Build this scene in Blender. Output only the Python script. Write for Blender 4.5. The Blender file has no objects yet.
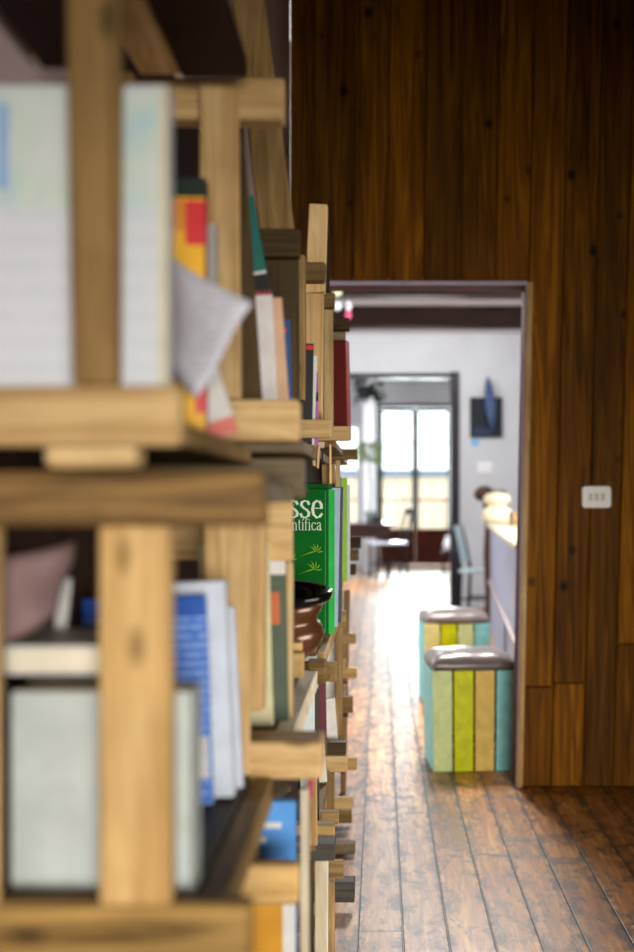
import bpy, bmesh, math, random
from mathutils import Vector, Matrix, Euler
random.seed(7)
SC = bpy.context.scene
COL = SC.collection
F = 1320.0                       # focal length in pixels (634 x 952 frame)
VX, VY, EYE = 380.0, 500.0, 1.10 # where the aisle's direction vanishes, eye height

# ------------------------------------------------------------------ camera
cam = bpy.data.cameras.new('camera'); camo = bpy.data.objects.new('camera', cam); COL.objects.link(camo)
camo.location = (0, 0, EYE); camo.rotation_euler = (math.pi/2, 0, 0)
cam.sensor_fit = 'AUTO'; cam.sensor_width = 36.0; cam.lens = 36.0*F/952.0
cam.shift_x = -(VX-317.0)/952.0; cam.shift_y = (VY-476.0)/952.0
cam.clip_start = 0.05; cam.clip_end = 200
cam.dof.use_dof = True; cam.dof.focus_distance = 3.1; cam.dof.aperture_fstop = (cam.lens/1000.0)/0.019
cam.dof.aperture_blades = 0
SC.camera = camo
# ------------------------------------------------------------------ world, exposure, window light, added fill lamps
w = bpy.data.worlds.new('world'); SC.world = w; w.use_nodes = True
bg = w.node_tree.nodes['Background']; bg.inputs[0].default_value = (0.93, 0.97, 1.0, 1); bg.inputs[1].default_value = 3.2
vs = SC.view_settings; vs.view_transform = 'Standard'; vs.look = 'None'; vs.gamma = 1.0; vs.use_curve_mapping = False
vs.exposure = 0.0

def area(name, loc, target, sx, sy, power, col, spread=180):
    l = bpy.data.lights.new(name, 'AREA'); l.shape = 'RECTANGLE'; l.size = sx; l.size_y = sy
    l.energy = power; l.color = col; l.spread = math.radians(spread)
    o = bpy.data.objects.new(name, l); COL.objects.link(o); o.location = loc
    o.rotation_euler = (Vector(target)-Vector(loc)).to_track_quat('-Z', 'Y').to_euler()
    return o
area('window_light_behind', (0.9, -2.8, 0.85), (0.0, 3.0, 0.50), 1.6, 1.0, 16.5, (1.0, 0.96, 0.90), 42)
area('window_light_side', (2.8, 2.4, 1.1), (-0.3, 2.6, 0.35), 1.6, 0.9, 12, (1.0, 0.95, 0.9), 70)
area('dining_fill_right', (2.25, 8.2, 1.7), (-0.2, 8.6, 0.9), 3.0, 1.8, 220, (0.88, 0.93, 1.0))  # added fill lamp by the closed right wall, brightens the dining room
area('dining_fill_left', (-2.05, 9.0, 1.7), (0.4, 9.4, 1.0), 3.0, 1.8, 90, (0.88, 0.93, 1.0))  # weaker added fill from the left, no opening in this wall
area('dining_back_light', (0.2, 11.88, 2.72), (0.2, 13.5, 1.4), 2.2, 0.08, 26, (1.0, 0.98, 0.97))
area('dining_floor_fill', (0.40, 6.6, 2.76), (0.15, 4.7, 0), 0.4, 1.2, 165, (1.0, 0.97, 0.93))  # added lamp under the closed ceiling, brightens the floor at the doorway
area('far_room_fill', (-1.5, 17.0, 1.7), (0.4, 17.5, 1.0), 3.0, 1.8, 250, (0.88, 0.93, 1.0))  # unseen fill lamp added to brighten the far room
area('far_door_light', (0.6, 22.5, 1.65), (0.35, 12.0, 0.6), 1.2, 2.0, 38, (0.9, 0.95, 1.0), 70)

# ------------------------------------------------------------------ materials
MATS = {}
def nt(name):
    m = bpy.data.materials.new(name); m.use_nodes = True
    n = m.node_tree.nodes; l = m.node_tree.links
    return m, n, l, n['Principled BSDF']
def rgb(h):
    h = h.lstrip('#'); c = [int(h[i:i+2], 16)/255 for i in (0, 2, 4)]
    return tuple((x/12.92 if x <= .04045 else ((x+.055)/1.055)**2.4) for x in c)+(1,)
def mathn(n, l, op, a, b=None, c=None):
    x = n.new('ShaderNodeMath'); x.operation = op
    for i, v in enumerate((a, b, c)):
        if v is None: continue
        if isinstance(v, (int, float)): x.inputs[i].default_value = v
        else: l.new(v, x.inputs[i])
    return x.outputs[0]
def mix(n, l, f, a, b, mode='MIX'):
    x = n.new('ShaderNodeMix'); x.data_type = 'RGBA'; x.blend_type = mode
    for s, v in ((x.inputs[0], f), (x.inputs[6], a), (x.inputs[7], b)):
        if isinstance(v, (int, float)): s.default_value = v
        elif isinstance(v, tuple): s.default_value = v
        else: l.new(v, s)
    return x.outputs[2]
def ramp(n, l, f, stops):
    r = n.new('ShaderNodeValToRGB'); l.new(f, r.inputs[0])
    e = r.color_ramp.elements
    while len(e) < len(stops): e.new(.5)
    for k, (p, c) in enumerate(stops): e[k].position = p; e[k].color = c
    return r.outputs[0]
def noise(n, l, vec, scale, detail=4, dist=0.0, rough=.55):
    t = n.new('ShaderNodeTexNoise'); t.inputs['Scale'].default_value = scale; t.inputs['Detail'].default_value = detail
    t.inputs['Distortion'].default_value = dist; t.inputs['Roughness'].default_value = rough; l.new(vec, t.inputs['Vector'])
    return t.outputs[0]
def objco(n, l, scale=(1, 1, 1), use='Object'):
    tc = n.new('ShaderNodeTexCoord'); mp = n.new('ShaderNodeMapping'); mp.inputs['Scale'].default_value = scale
    l.new(tc.outputs[use], mp.inputs['Vector']); return mp.outputs[0]
def bump(n, l, h, b, strength=.3, dist=.002):
    x = n.new('ShaderNodeBump'); x.inputs['Strength'].default_value = strength; x.inputs['Distance'].default_value = dist
    l.new(h, x.inputs['Height']); l.new(x.outputs[0], b.inputs['Normal'])

def plain(name, c, rough=.5, metal=0, vary=.06, spec=.25):
    if name in MATS: return MATS[name]
    m, n, l, b = nt(name); c = rgb(c) if isinstance(c, str) else c
    v = objco(n, l); f = noise(n, l, v, 22, 3)
    d = tuple(x*(1-vary*2) for x in c[:3])+(1,); u = tuple(min(1, x*(1+vary*2)) for x in c[:3])+(1,)
    l.new(ramp(n, l, f, [(.3, d), (.7, u)]), b.inputs['Base Color'])
    b.inputs['Roughness'].default_value = rough; b.inputs['Metallic'].default_value = metal
    b.inputs['Specular IOR Level'].default_value = spec
    MATS[name] = m; return m

WOODS = {   # light, dark
    'honey': ('#d8b884', '#a27c48'), 'orange': ('#e0bc7e', '#ae8244'), 'tan': ('#b59660', '#6e5230'),
    'pale': ('#e2c592', '#bb9458'), 'grey': ('#8f7f62', '#564833'), 'dark': ('#5a4526', '#2c2010'),
    'brown': ('#96784a', '#604824'), 'slate': ('#56524a', '#322f2a'), 'bleached': ('#e6ddc8', '#c7b48d'),
    'red': ('#5a2a1c', '#2e120b'), 'stained': ('#a8824c', '#21160b'), 'ochre': ('#b08c50', '#46320f'), 'umber': ('#331d15', '#190d08')}
def wood(kind, axis, rough=.62):
    key = 'wood_%s_%s' % (kind, axis)
    if key in MATS: return MATS[key]
    m, n, l, b = nt(key); c1, c2 = (rgb(x) for x in WOODS[kind])
    sc = [46, 46, 46]; sc['xyz'.index(axis)] = 3.2
    v = objco(n, l, tuple(sc))
    oi = n.new('ShaderNodeObjectInfo')
    va = n.new('ShaderNodeVectorMath'); va.operation = 'ADD'; l.new(v, va.inputs[0])
    cx = n.new('ShaderNodeCombineXYZ'); o9 = mathn(n, l, 'MULTIPLY', oi.outputs['Random'], 37.0)
    for i in range(3): l.new(o9, cx.inputs[i])
    l.new(cx.outputs[0], va.inputs[1]); v = va.outputs[0]
    g = noise(n, l, v, 1.0, 6, 1.2, .62)
    g2 = noise(n, l, objco(n, l, (7, 7, 7)), 1.0, 3, .4)
    col = ramp(n, l, g, [(.28, c2), (.5, tuple((a+b_)/2 for a, b_ in zip(c1, c2))), (.72, c1)])
    tone = mathn(n, l, 'MULTIPLY_ADD', oi.outputs['Random'], .42, .80)
    tone = mathn(n, l, 'MULTIPLY', tone, mathn(n, l, 'MULTIPLY_ADD', g2, .7, .65))
    ts = n.new('ShaderNodeCombineColor')
    for i in range(3): l.new(tone, ts.inputs[i])
    col = mix(n, l, 1.0, col, ts.outputs[0], 'MULTIPLY')
    # knots
    vo = n.new('ShaderNodeTexVoronoi'); vo.inputs['Scale'].default_value = 1.0
    ks = [16, 16, 16]; ks['xyz'.index(axis)] = 7
    l.new(objco(n, l, tuple(ks)), vo.inputs['Vector'])
    k = ramp(n, l, vo.outputs['Distance'], [(.06, (1, 1, 1, 1)), (.17, (0, 0, 0, 1))])
    dk = tuple(x*.38 for x in c2[:3])+(1,)
    col = mix(n, l, mathn(n, l, 'MULTIPLY', k, .75), col, dk)
    l.new(col, b.inputs['Base Color']); b.inputs['Roughness'].default_value = rough; b.inputs['Specular IOR Level'].default_value = .15
    bump(n, l, g, b, .35, .0015)
    MATS[key] = m; return m

def glass_mat():
    if 'glass' in MATS: return MATS['glass']
    m, n, l, b = nt('clear_glass'); n.remove(b)
    t = n.new('ShaderNodeBsdfTransparent'); g = n.new('ShaderNodeBsdfGlossy'); g.inputs['Roughness'].default_value = .02
    t.inputs[0].default_value = (.95, .98, .97, 1)
    fr = n.new('ShaderNodeFresnel'); fr.inputs[0].default_value = 1.12
    mx = n.new('ShaderNodeMixShader'); l.new(fr.outputs[0], mx.inputs[0]); l.new(t.outputs[0], mx.inputs[1]); l.new(g.outputs[0], mx.inputs[2])
    l.new(mx.outputs[0], n['Material Output'].inputs[0]); MATS['glass'] = m; return m

def wall_plank_mat():
    m, n, l, b = nt('stained_pine_planks')
    at = n.new('ShaderNodeAttribute'); at.attribute_name = 'tone'; tone = at.outputs['Fac']
    v = objco(n, l, (26, 26, 1.3)); va = n.new('ShaderNodeVectorMath'); va.operation = 'ADD'; l.new(v, va.inputs[0])
    cx = n.new('ShaderNodeCombineXYZ'); l.new(mathn(n, l, 'MULTIPLY', tone, 53.0), cx.inputs[2]); l.new(mathn(n, l, 'MULTIPLY', tone, 31.0), cx.inputs[0])
    l.new(cx.outputs[0], va.inputs[1]); v = va.outputs[0]
    g = noise(n, l, v, 1.0, 6, 1.6, .6)
    col = ramp(n, l, g, [(.25, rgb('#3a2200')), (.5, rgb('#7a4a02')), (.78, rgb('#aa7206'))])
    big = noise(n, l, objco(n, l, (3.2, 3.2, 1.1)), 1.0, 3, .3)
    f = mathn(n, l, 'MULTIPLY', mathn(n, l, 'MULTIPLY_ADD', tone, .8, .58), mathn(n, l, 'MULTIPLY_ADD', big, .9, .5))
    cc = n.new('ShaderNodeCombineColor')
    for i in range(3): l.new(f, cc.inputs[i])
    col = mix(n, l, 1.0, col, cc.outputs[0], 'MULTIPLY')
    kv = n.new('ShaderNodeVectorMath'); kv.operation = 'ADD'; l.new(objco(n, l, (9.0, .01, 7.0)), kv.inputs[0]); l.new(cx.outputs[0], kv.inputs[1])
    ws = n.new('ShaderNodeTexNoise'); ws.inputs['Scale'].default_value = 2.2
    vo = n.new('ShaderNodeTexVoronoi'); vo.inputs['Scale'].default_value = 1.0; vo.voronoi_dimensions = '3D'
    l.new(kv.outputs[0], vo.inputs['Vector'])
    wob = mathn(n, l, 'MULTIPLY_ADD', g, .10, vo.outputs['Distance'])
    k = ramp(n, l, wob, [(.13, (1, 1, 1, 1)), (.26, (0, 0, 0, 1))])
    sc_ = n.new('ShaderNodeSeparateColor'); l.new(vo.outputs['Color'], sc_.inputs[0])
    k = mathn(n, l, 'MULTIPLY', k, mathn(n, l, 'GREATER_THAN', sc_.outputs[0], .55))
    col = mix(n, l, mathn(n, l, 'MULTIPLY', k, .9), col, rgb('#140a04'))
    # nail holes
    l.new(col, b.inputs['Base Color']); b.inputs['Roughness'].default_value = .55; b.inputs['Specular IOR Level'].default_value = .08
    bump(n, l, g, b, .2, .0015); return m

def floor_mat():
    m, n, l, b = nt('worn_floorboards')
    tc = n.new('ShaderNodeTexCoord'); sp = n.new('ShaderNodeSeparateXYZ'); l.new(tc.outputs['Object'], sp.inputs[0])
    x, y = sp.outputs[0], sp.outputs[1]
    u = mathn(n, l, 'DIVIDE', mathn(n, l, 'SUBTRACT', x, .058-.114*20), .114)
    iu = mathn(n, l, 'FLOOR', u); fu = mathn(n, l, 'FRACT', u)
    wn = n.new('ShaderNodeTexWhiteNoise'); wn.noise_dimensions = '1D'; l.new(iu, wn.inputs['W'])
    yy = mathn(n, l, 'DIVIDE', mathn(n, l, 'MULTIPLY_ADD', wn.outputs['Value'], 1.55, y), 1.55)
    iy = mathn(n, l, 'FLOOR', yy); fy = mathn(n, l, 'FRACT', yy)
    w2 = n.new('ShaderNodeTexWhiteNoise'); w2.noise_dimensions = '2D'; c2 = n.new('ShaderNodeCombineXYZ')
    l.new(iu, c2.inputs[0]); l.new(iy, c2.inputs[1]); l.new(c2.outputs[0], w2.inputs['Vector']); rnd = w2.outputs['Value']
    ex = mathn(n, l, 'MULTIPLY', mathn(n, l, 'MINIMUM', fu, mathn(n, l, 'SUBTRACT', 1.0, fu)), .114)
    ey = mathn(n, l, 'MULTIPLY', mathn(n, l, 'MINIMUM', fy, mathn(n, l, 'SUBTRACT', 1.0, fy)), 1.55)
    e = mathn(n, l, 'MINIMUM', ex, ey)
    gap = ramp(n, l, mathn(n, l, 'MULTIPLY', e, 100.0), [(.12, (1, 1, 1, 1)), (.34, (0, 0, 0, 1))])
    v = objco(n, l, (34, 2.2, 1)); va = n.new('ShaderNodeVectorMath'); va.operation = 'ADD'; l.new(v, va.inputs[0])
    cx = n.new('ShaderNodeCombineXYZ'); l.new(mathn(n, l, 'MULTIPLY', rnd, 41.0), cx.inputs[1]); l.new(mathn(n, l, 'MULTIPLY', rnd, 17.0), cx.inputs[0])
    l.new(cx.outputs[0], va.inputs[1])
    g = noise(n, l, va.outputs[0], 1.0, 6, 1.0, .65)
    sv = n.new('ShaderNodeVectorMath'); sv.operation = 'ADD'; l.new(objco(n, l, (19, 7.5, 1)), sv.inputs[0]); l.new(cx.outputs[0], sv.inputs[1])
    scuff = noise(n, l, sv.outputs[0], 1.0, 8, .5, .74)
    edge = mathn(n, l, 'MULTIPLY', mathn(n, l, 'SUBTRACT', 1.0, mathn(n, l, 'MINIMUM', mathn(n, l, 'MULTIPLY', e, 40.0), 1.0)), .10)
    scuff = mathn(n, l, 'ADD', scuff, edge)
    col = ramp(n, l, g, [(.25, rgb('#5c3318')), (.5, rgb('#b0702e')), (.75, rgb('#e2b066'))])
    col = mix(n, l, ramp(n, l, scuff, [(.50, (0, 0, 0, 1)), (.62, (.9, .9, .9, 1))]), col, rgb('#26150f'))
    f = mathn(n, l, 'MULTIPLY_ADD', rnd, .6, .65); cc = n.new('ShaderNodeCombineColor')
    for i in range(3): l.new(f, cc.inputs[i])
    col = mix(n, l, 1.0, col, cc.outputs[0], 'MULTIPLY')
    col = mix(n, l, gap, col, rgb('#0c0705'))
    l.new(col, b.inputs['Base Color'])
    r = mathn(n, l, 'MULTIPLY_ADD', scuff, .30, .27); l.new(r, b.inputs['Roughness'])
    b.inputs['Specular IOR Level'].default_value = .75
    h = mathn(n, l, 'SUBTRACT', mathn(n, l, 'MULTIPLY', g, .35), mathn(n, l, 'MULTIPLY', gap, 1.0))
    bump(n, l, h, b, .35, .003); return m

def plaster(name, c):
    m, n, l, b = nt(name); c = rgb(c); f = noise(n, l, objco(n, l), 2.2, 5, .5)
    l.new(ramp(n, l, f, [(.3, tuple(x*.9 for x in c[:3])+(1,)), (.7, c)]), b.inputs['Base Color'])
    b.inputs['Roughness'].default_value = .85; bump(n, l, noise(n, l, objco(n, l), 60, 3), b, .15, .002); return m

def lined(name, paper, ink, axis='z', freq=60, duty=.45, amt=.5, var=18):
    """paper printed with faint rows of text-like lines"""
    m, n, l, b = nt(name)
    tc = n.new('ShaderNodeTexCoord'); sp = n.new('ShaderNodeSeparateXYZ'); l.new(tc.outputs['Object'], sp.inputs[0])
    z = sp.outputs['xyz'.index(axis)]
    s = mathn(n, l, 'LESS_THAN', mathn(n, l, 'FRACT', mathn(n, l, 'MULTIPLY', z, freq)), duty)
    row = mathn(n, l, 'FLOOR', mathn(n, l, 'MULTIPLY', z, freq))
    words = noise(n, l, objco(n, l, (var*4, var*4, var*4)), 1.0, 2)
    k = mathn(n, l, 'MULTIPLY', s, mathn(n, l, 'GREATER_THAN', words, .44))
    l.new(mix(n, l, mathn(n, l, 'MULTIPLY', k, amt), rgb(paper), rgb(ink)), b.inputs['Base Color'])
    b.inputs['Roughness'].default_value = .6; return m

# ------------------------------------------------------------------ mesh helpers
class MB:
    def __init__(self): self.bm = bmesh.new(); self.M = Matrix()
    def pts(self, vs, fs):
        bv = [self.bm.verts.new(self.M @ Vector(v)) for v in vs]
        return [self.bm.faces.new([bv[i] for i in f]) for f in fs]
    def hexa(self, c, bev=.0, seg=1):
        """c: eight corners, bottom ring then top ring"""
        t = bmesh.new(); bv = [t.verts.new(v) for v in c]
        for f in ((3, 2, 1, 0), (4, 5, 6, 7), (0, 1, 5, 4), (1, 2, 6, 5), (2, 3, 7, 6), (3, 0, 4, 7)): t.faces.new([bv[i] for i in f])
        bmesh.ops.recalc_face_normals(t, faces=t.faces)
        if bev > 0: bmesh.ops.bevel(t, geom=list(t.edges), offset=bev, segments=seg, affect='EDGES', profile=.5, clamp_overlap=True)
        self.add(t)
    def box(self, a, b, bev=.0, seg=1, jit=0.0):
        x0, x1 = sorted((a[0], b[0])); y0, y1 = sorted((a[1], b[1])); z0, z1 = sorted((a[2], b[2]))
        c = [(x0, y0, z0), (x1, y0, z0), (x1, y1, z0), (x0, y1, z0), (x0, y0, z1), (x1, y0, z1), (x1, y1, z1), (x0, y1, z1)]
        if jit: c = [tuple(q+random.uniform(-jit, jit) for q in p) for p in c]
        self.hexa(c, bev, seg); return self
    def add(self, t):
        mp = {}
        for v in t.verts: mp[v] = self.bm.verts.new(self.M @ v.co)
        for f in t.faces:
            g = self.bm.faces.new([mp[v] for v in f.verts]); g.smooth = f.smooth
        t.free()
    def lathe(self, prof, c=(0, 0, 0), seg=32, smooth=True):
        rings = []
        for r, z in prof:
            if r < 1e-5: rings.append([self.bm.verts.new(self.M @ Vector((c[0], c[1], c[2]+z)))])
            else: rings.append([self.bm.verts.new(self.M @ Vector((c[0]+r*math.cos(2*math.pi*k/seg), c[1]+r*math.sin(2*math.pi*k/seg), c[2]+z))) for k in range(seg)])
        for A, B in zip(rings, rings[1:]):
            for k in range(seg):
                j = (k+1) % seg
                if len(A) == 1 and len(B) == 1: continue
                if len(A) == 1: vs = (A[0], B[j], B[k])
                elif len(B) == 1: vs = (A[k], A[j], B[0])
                else: vs = (A[k], A[j], B[j], B[k])
                f = self.bm.faces.new(vs); f.smooth = smooth
        return self
    def tube(self, pts, r, seg=10, taper=None):
        pts = [Vector(p) for p in pts]; rings = []
        up = Vector((0.13, .21, .97))
        for i, p in enumerate(pts):
            d = (pts[min(i+1, len(pts)-1)]-pts[max(i-1, 0)]).normalized()
            a = d.cross(up)
            if a.length < .05: a = d.cross(Vector((1, 0, 0)))
            a.normalize(); b = d.cross(a)
            rr = r if taper is None else taper[i]
            rings.append([self.bm.verts.new(self.M @ (p+a*rr*math.cos(2*math.pi*k/seg)+b*rr*math.sin(2*math.pi*k/seg))) for k in range(seg)])
        for A, B in zip(rings, rings[1:]):
            for k in range(seg):
                j = (k+1) % seg; f = self.bm.faces.new((A[k], A[j], B[j], B[k])); f.smooth = True
        self.bm.faces.new(rings[0]); self.bm.faces.new(rings[-1]); return self
    def build(self, name, mat, parent=None, org=(0, 0, 0)):
        bmesh.ops.recalc_face_normals(self.bm, faces=self.bm.faces)
        me = bpy.data.meshes.new(name)
        if parent is not None and parent.get('_base') is not None: off = Vector(parent['_base'])
        elif parent is not None: off = Vector((0, 0, 0))
        else: off = Vector(org)
        if off.length: bmesh.ops.translate(self.bm, verts=self.bm.verts, vec=-off)
        self.bm.to_mesh(me); self.bm.free()
        for mt in (mat if isinstance(mat, (list, tuple)) else [mat]): me.materials.append(mt)
        o = bpy.data.objects.new(name, me); COL.objects.link(o)
        if parent is not None: o.parent = parent
        else: o.location = off
        o['_base'] = tuple(off); BASES.append(o)
        return o

def tag(o, label=None, cat=None, group=None, kind=None):
    if label: o['label'] = label
    if cat: o['category'] = cat
    if group: o['group'] = group
    if kind: o['kind'] = kind
    return o
BASES = []
def thing(name, label, cat, base, group=None, kind=None):
    """Empty at the thing's base; parts are written in world coordinates and moved under it"""
    o = bpy.data.objects.new(name, None); COL.objects.link(o); o.location = base; o.empty_display_size = .05
    o['_base'] = tuple(base); BASES.append(o)
    return tag(o, label, cat, group, kind)
def W(px, py, Y): return Vector(((px-VX)*Y/F, Y, EYE-(py-VY)*Y/F))
def wx(px, Y): return (px-VX)*Y/F
def wz(py, Y): return EYE-(py-VY)*Y/F

# ================================================================== THE SETTING
YW, YB = 5.06, 5.18              # plank wall, front and back
def struct(name, mb, mat): return tag(mb.build(name, mat), kind='structure')
WHITE = plain('white_paint', '#e9e9ea', .6, vary=.02); LILAC = plaster('pale_plaster', '#c8cbce'); ROSE = plaster('rose_plaster', '#d8c0ba')
CEIL = plaster('ceiling_white', '#e6e4e8'); DARKCEIL = plain('dark_boards', '#241a10', .7)
struct('floor', MB().box((-3.0, -3.2, -.1), (3.2, 23.0, 0)), floor_mat())
struct('wall_left', MB().box((-.465, -3.2, 0), (-.345, YW, 3.2)), ROSE)
struct('wall_right', MB().box((3.0, -3.2, 0), (3.12, YB, 3.2)), plain('dim_wall', '#6f5a45', .8))
struct('wall_back', MB().box((-.465, -3.2, 0), (3.12, -3.08, 3.2)), plain('dim_wall', '#6f5a45', .8))
struct('ceiling', MB().box((-.465, -3.2, 3.2), (3.12, YB, 3.3)), DARKCEIL)

# plank wall with the doorway: a slab behind, planks in front; seams lean a little like the jamb
def lean(x, z): return x + .0205*(x+.3)/.85*(z-1.1)
DX0, DX1, DZ = -.335, .548, 1.935
bmw = MB()
bmw.box((-.345, YW+.02, DZ+.02), (3.0, YB, 3.2)); bmw.box((DX1+.02, YW+.02, 0), (3.0, YB, DZ+.02))
tones = []
seams = [-.345, (314-VX)/261, (352-VX)/261, (386-VX)/261, (421-VX)/261, (457-VX)/261, (491-VX)/261, (524.8-VX)/261, (557.5-VX)/261, (590.5-VX)/261, (621-VX)/261]
while seams[-1] < 3.0: seams.append(min(3.0, seams[-1]+random.choice((.118, .125, .13))))
def plank(xa, xb, z0, z1):
    g = .0028; nf = len(bmw.bm.faces)
    xa += g; xb -= g
    c = [(lean(xa, z0), YW, z0), (lean(xb, z0), YW, z0), (lean(xb, z0), YW+.02, z0), (lean(xa, z0), YW+.02, z0),
         (lean(xa, z1), YW, z1), (lean(xb, z1), YW, z1), (lean(xb, z1), YW+.02, z1), (lean(xa, z1), YW+.02, z1)]
    bmw.hexa(c, .0035)
    tones.append((nf, len(bmw.bm.faces), random.random()))
for i, (xa, xb) in enumerate(zip(seams, seams[1:])):
    if xb < DX1+.05:
        plank(xa, xb, DZ+.004, 3.199)
    else:
        if i in (7, 8): plank(xa, xb, .386 if i == 7 else .40, 3.199); plank(xa, xb, .002, .382 if i == 7 else .396)
        elif i == 10: plank(xa, xb, .55, 3.199); plank(xa, xb, .002, .546)
        else: plank(xa, xb, .002, 3.199)
wall = struct('wall_front', bmw, wall_plank_mat())
att = wall.data.attributes.new('tone', 'FLOAT', 'FACE')
vals = [0.5]*len(wall.data.polygons)
for a_, b_, t_ in tones:
    for k in range(a_, b_): vals[k] = t_
att.data.foreach_set('value', vals)
wall.visible_shadow = True
# doorway lining: dark red-brown boards with pale lilac strips painting in the lit front edge
LIN = wood('red', 'z', .8); LIT_EDGE = plain('lilac_lit_edge', '#8f7c9c', .3)
m = MB()
for z0, z1 in ((0, DZ),):
    c = []
    for z in (z0, z1):
        xa, xb = lean(DX1, z)-.008, lean(DX1, z)+.004
        c += [(xa, YW-.012, z), (xb, YW-.012, z), (xb, YB+.01, z), (xa, YB+.01, z)]
    m.hexa(c, .003)
tr = struct('trim_1', m, LIN)
m = MB(); m.box((DX0, YW-.006, DZ-.016), (DX1+.012, YB+.006, DZ+.004), .003); struct('trim_2', m, LIN)
m = MB(); m.box((DX0, YW-.018, DZ-.014), (DX1+.016, YW-.006, DZ+.003), .003); struct('trim_7', m, plain('lilac_highlight', '#c2b6cf', .4))  # pale strip stands in for the highlight along the lintel
m = MB(); c = []
for z in (0, DZ):
    xa, xb = lean(DX1, z)-.004, lean(DX1, z)+.021
    c += [(xa, YW-.016, z), (xb, YW-.016, z), (xb, YW-.001, z), (xa, YW-.001, z)]
m.hexa(c, .003); struct('trim_3', m, wood('orange', 'z', .4))
m = MB(); c = []
for z in (0, DZ-.014):
    xa, xb = lean(DX1, z)-.0085, lean(DX1, z)-.004
    c += [(xa, YW-.017, z), (xb, YW-.017, z), (xb, YW-.012, z), (xa, YW-.012, z)]
m.hexa(c, .001); struct('trim_8', m, LIT_EDGE)

# dining room behind the doorway
ZC2 = 2.80; Y2 = 13.5
struct('wall_dining_left', MB().box((-2.32, YB, 0), (-2.2, Y2, ZC2)), LILAC)
struct('wall_dining_right', MB().box((2.4, YB, 0), (2.52, Y2, ZC2)), LILAC)
struct('wall_dining_front', MB().box((-2.32, YB-.001, 0), (-.47, YB+.06, ZC2)), LILAC)
struct('ceiling_dining', MB().box((-2.32, YB+.001, ZC2), (2.52, Y2+.1, ZC2+.1)), CEIL)
OX0, OX1, OZ = -.55, .74, 2.36    # opening to the far room
m = MB(); m.box((-2.32, Y2, 0), (OX0, Y2+.12, ZC2)); m.box((OX1, Y2, 0), (2.52, Y2+.12, ZC2)); m.box((OX0, Y2, OZ), (OX1, Y2+.12, ZC2))
struct('wall_dining_back', m, LILAC)
DK = plain('dark_frame', '#201a26', .35)
struct('trim_4', MB().box((OX1-.02, Y2-.03, 0), (OX1+.07, Y2+.14, OZ+.05), .006), DK)
struct('trim_5', MB().box((OX0-.06, Y2-.03, 0), (OX0+.03, Y2+.14, OZ+.05), .006), DK)
struct('trim_6', MB().box((OX0, Y2-.03, OZ-.015), (OX1, Y2+.14, OZ+.035), .006), DK)
m = MB(); m.box((-2.2, 11.55, 2.62), (2.4, 11.78, ZC2-.001), .012); struct('beam_1', m, wood('umber', 'x', .5))
m = MB(); m.box((-2.2, 9.78, 2.62), (2.4, 10.02, ZC2-.001), .012); struct('beam_2', m, wood('umber', 'x', .5))
m = MB(); m.box((-2.2, 7.6, 2.62), (2.4, 7.84, ZC2-.001), .012); struct('beam_3', m, wood('umber', 'x', .5))

# far room
ZC3, Y3 = 3.06, 22.0
struct('wall_far_left', MB().box((-1.9, Y2+.12, 0), (-1.78, Y3, ZC3)), LILAC)
struct('wall_far_right', MB().box((2.4, Y2+.12, 0), (2.52, Y3, ZC3)), LILAC)
struct('ceiling_far', MB().box((-1.9, Y2+.12, ZC3), (2.52, Y3+.2, ZC3+.1)), CEIL)
FX0, FX1, FZ = -.06, 1.24, 2.70
NX0, NX1, NZ0, NZ1 = -.95, -.33, .55, 2.35
m = MB()
m.box((-1.9, Y3, 0), (NX0, Y3+.2, ZC3)); m.box((NX1, Y3, 0), (FX0, Y3+.2, ZC3)); m.box((FX1, Y3, 0), (2.52, Y3+.2, ZC3))
m.box((FX0, Y3, FZ), (FX1, Y3+.2, ZC3)); m.box((NX0, Y3, 0), (NX1, Y3+.2, NZ0)); m.box((NX0, Y3, NZ1), (NX1, Y3+.2, ZC3))
struct('wall_far_back', m, LILAC)
FRM = plain('dark_teal_frame', '#142a2e', .35); RED = wood('red', 'z', .35); WF = plain('white_frame', '#dfe3ea', .4, vary=.02)
m = MB(); z0 = .0
m.box((FX0, Y3-.03, 0), (FX0+.05, Y3+.1, FZ), .006); m.box((FX1-.05, Y3-.03, 0), (FX1, Y3+.1, FZ), .006); m.box((FX0, Y3-.03, FZ-.06), (FX1, Y3+.1, FZ), .006)
dr = struct('door_1', m, FRM)
for k in (0, 1):
    xa = FX0+.055 + k*((FX1-FX0-.11)/2); xb = xa+(FX1-FX0-.11)/2-.004
    m = MB(); t = .055
    m.box((xa, Y3, .62), (xa+t, Y3+.045, FZ-.065), .008); m.box((xb-t, Y3, .62), (xb, Y3+.045, FZ-.065), .008)
    m.box((xa+t, Y3, FZ-.13), (xb-t, Y3+.045, FZ-.065), .008)
    for zz in (2.05, 1.56): m.box((xa+t, Y3+.01, zz-.008), (xb-t, Y3+.035, zz+.008))
    lf = m.build('door_leaf', FRM, dr)
    MB().box((xa, Y3, .03), (xb, Y3+.045, .62), .008).build('door_panel', RED, lf)
    MB().box((xa+t, Y3+.018, .62), (xb-t, Y3+.024, FZ-.13)).build('pane', glass_mat(), lf)
m = MB(); m.box((NX0, Y3-.02, NZ0), (NX0+.05, Y3+.1, NZ1)); m.box((NX1-.05, Y3-.02, NZ0), (NX1, Y3+.1, NZ1))
m.box((NX0+.05, Y3-.02, NZ0), (NX1-.05, Y3+.1, NZ0+.05)); m.box((NX0+.05, Y3-.02, NZ1-.05), (NX1-.05, Y3+.1, NZ1)); m.box((-.66, Y3+.01, NZ0+.05), (-.63, Y3+.05, NZ1-.05))
wn_ = struct('window_1', m, WF)
MB().box((NX0+.05, Y3+.04, NZ0+.05), (NX1-.05, Y3+.045, NZ1-.05)).build('pane', glass_mat(), wn_)

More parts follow.
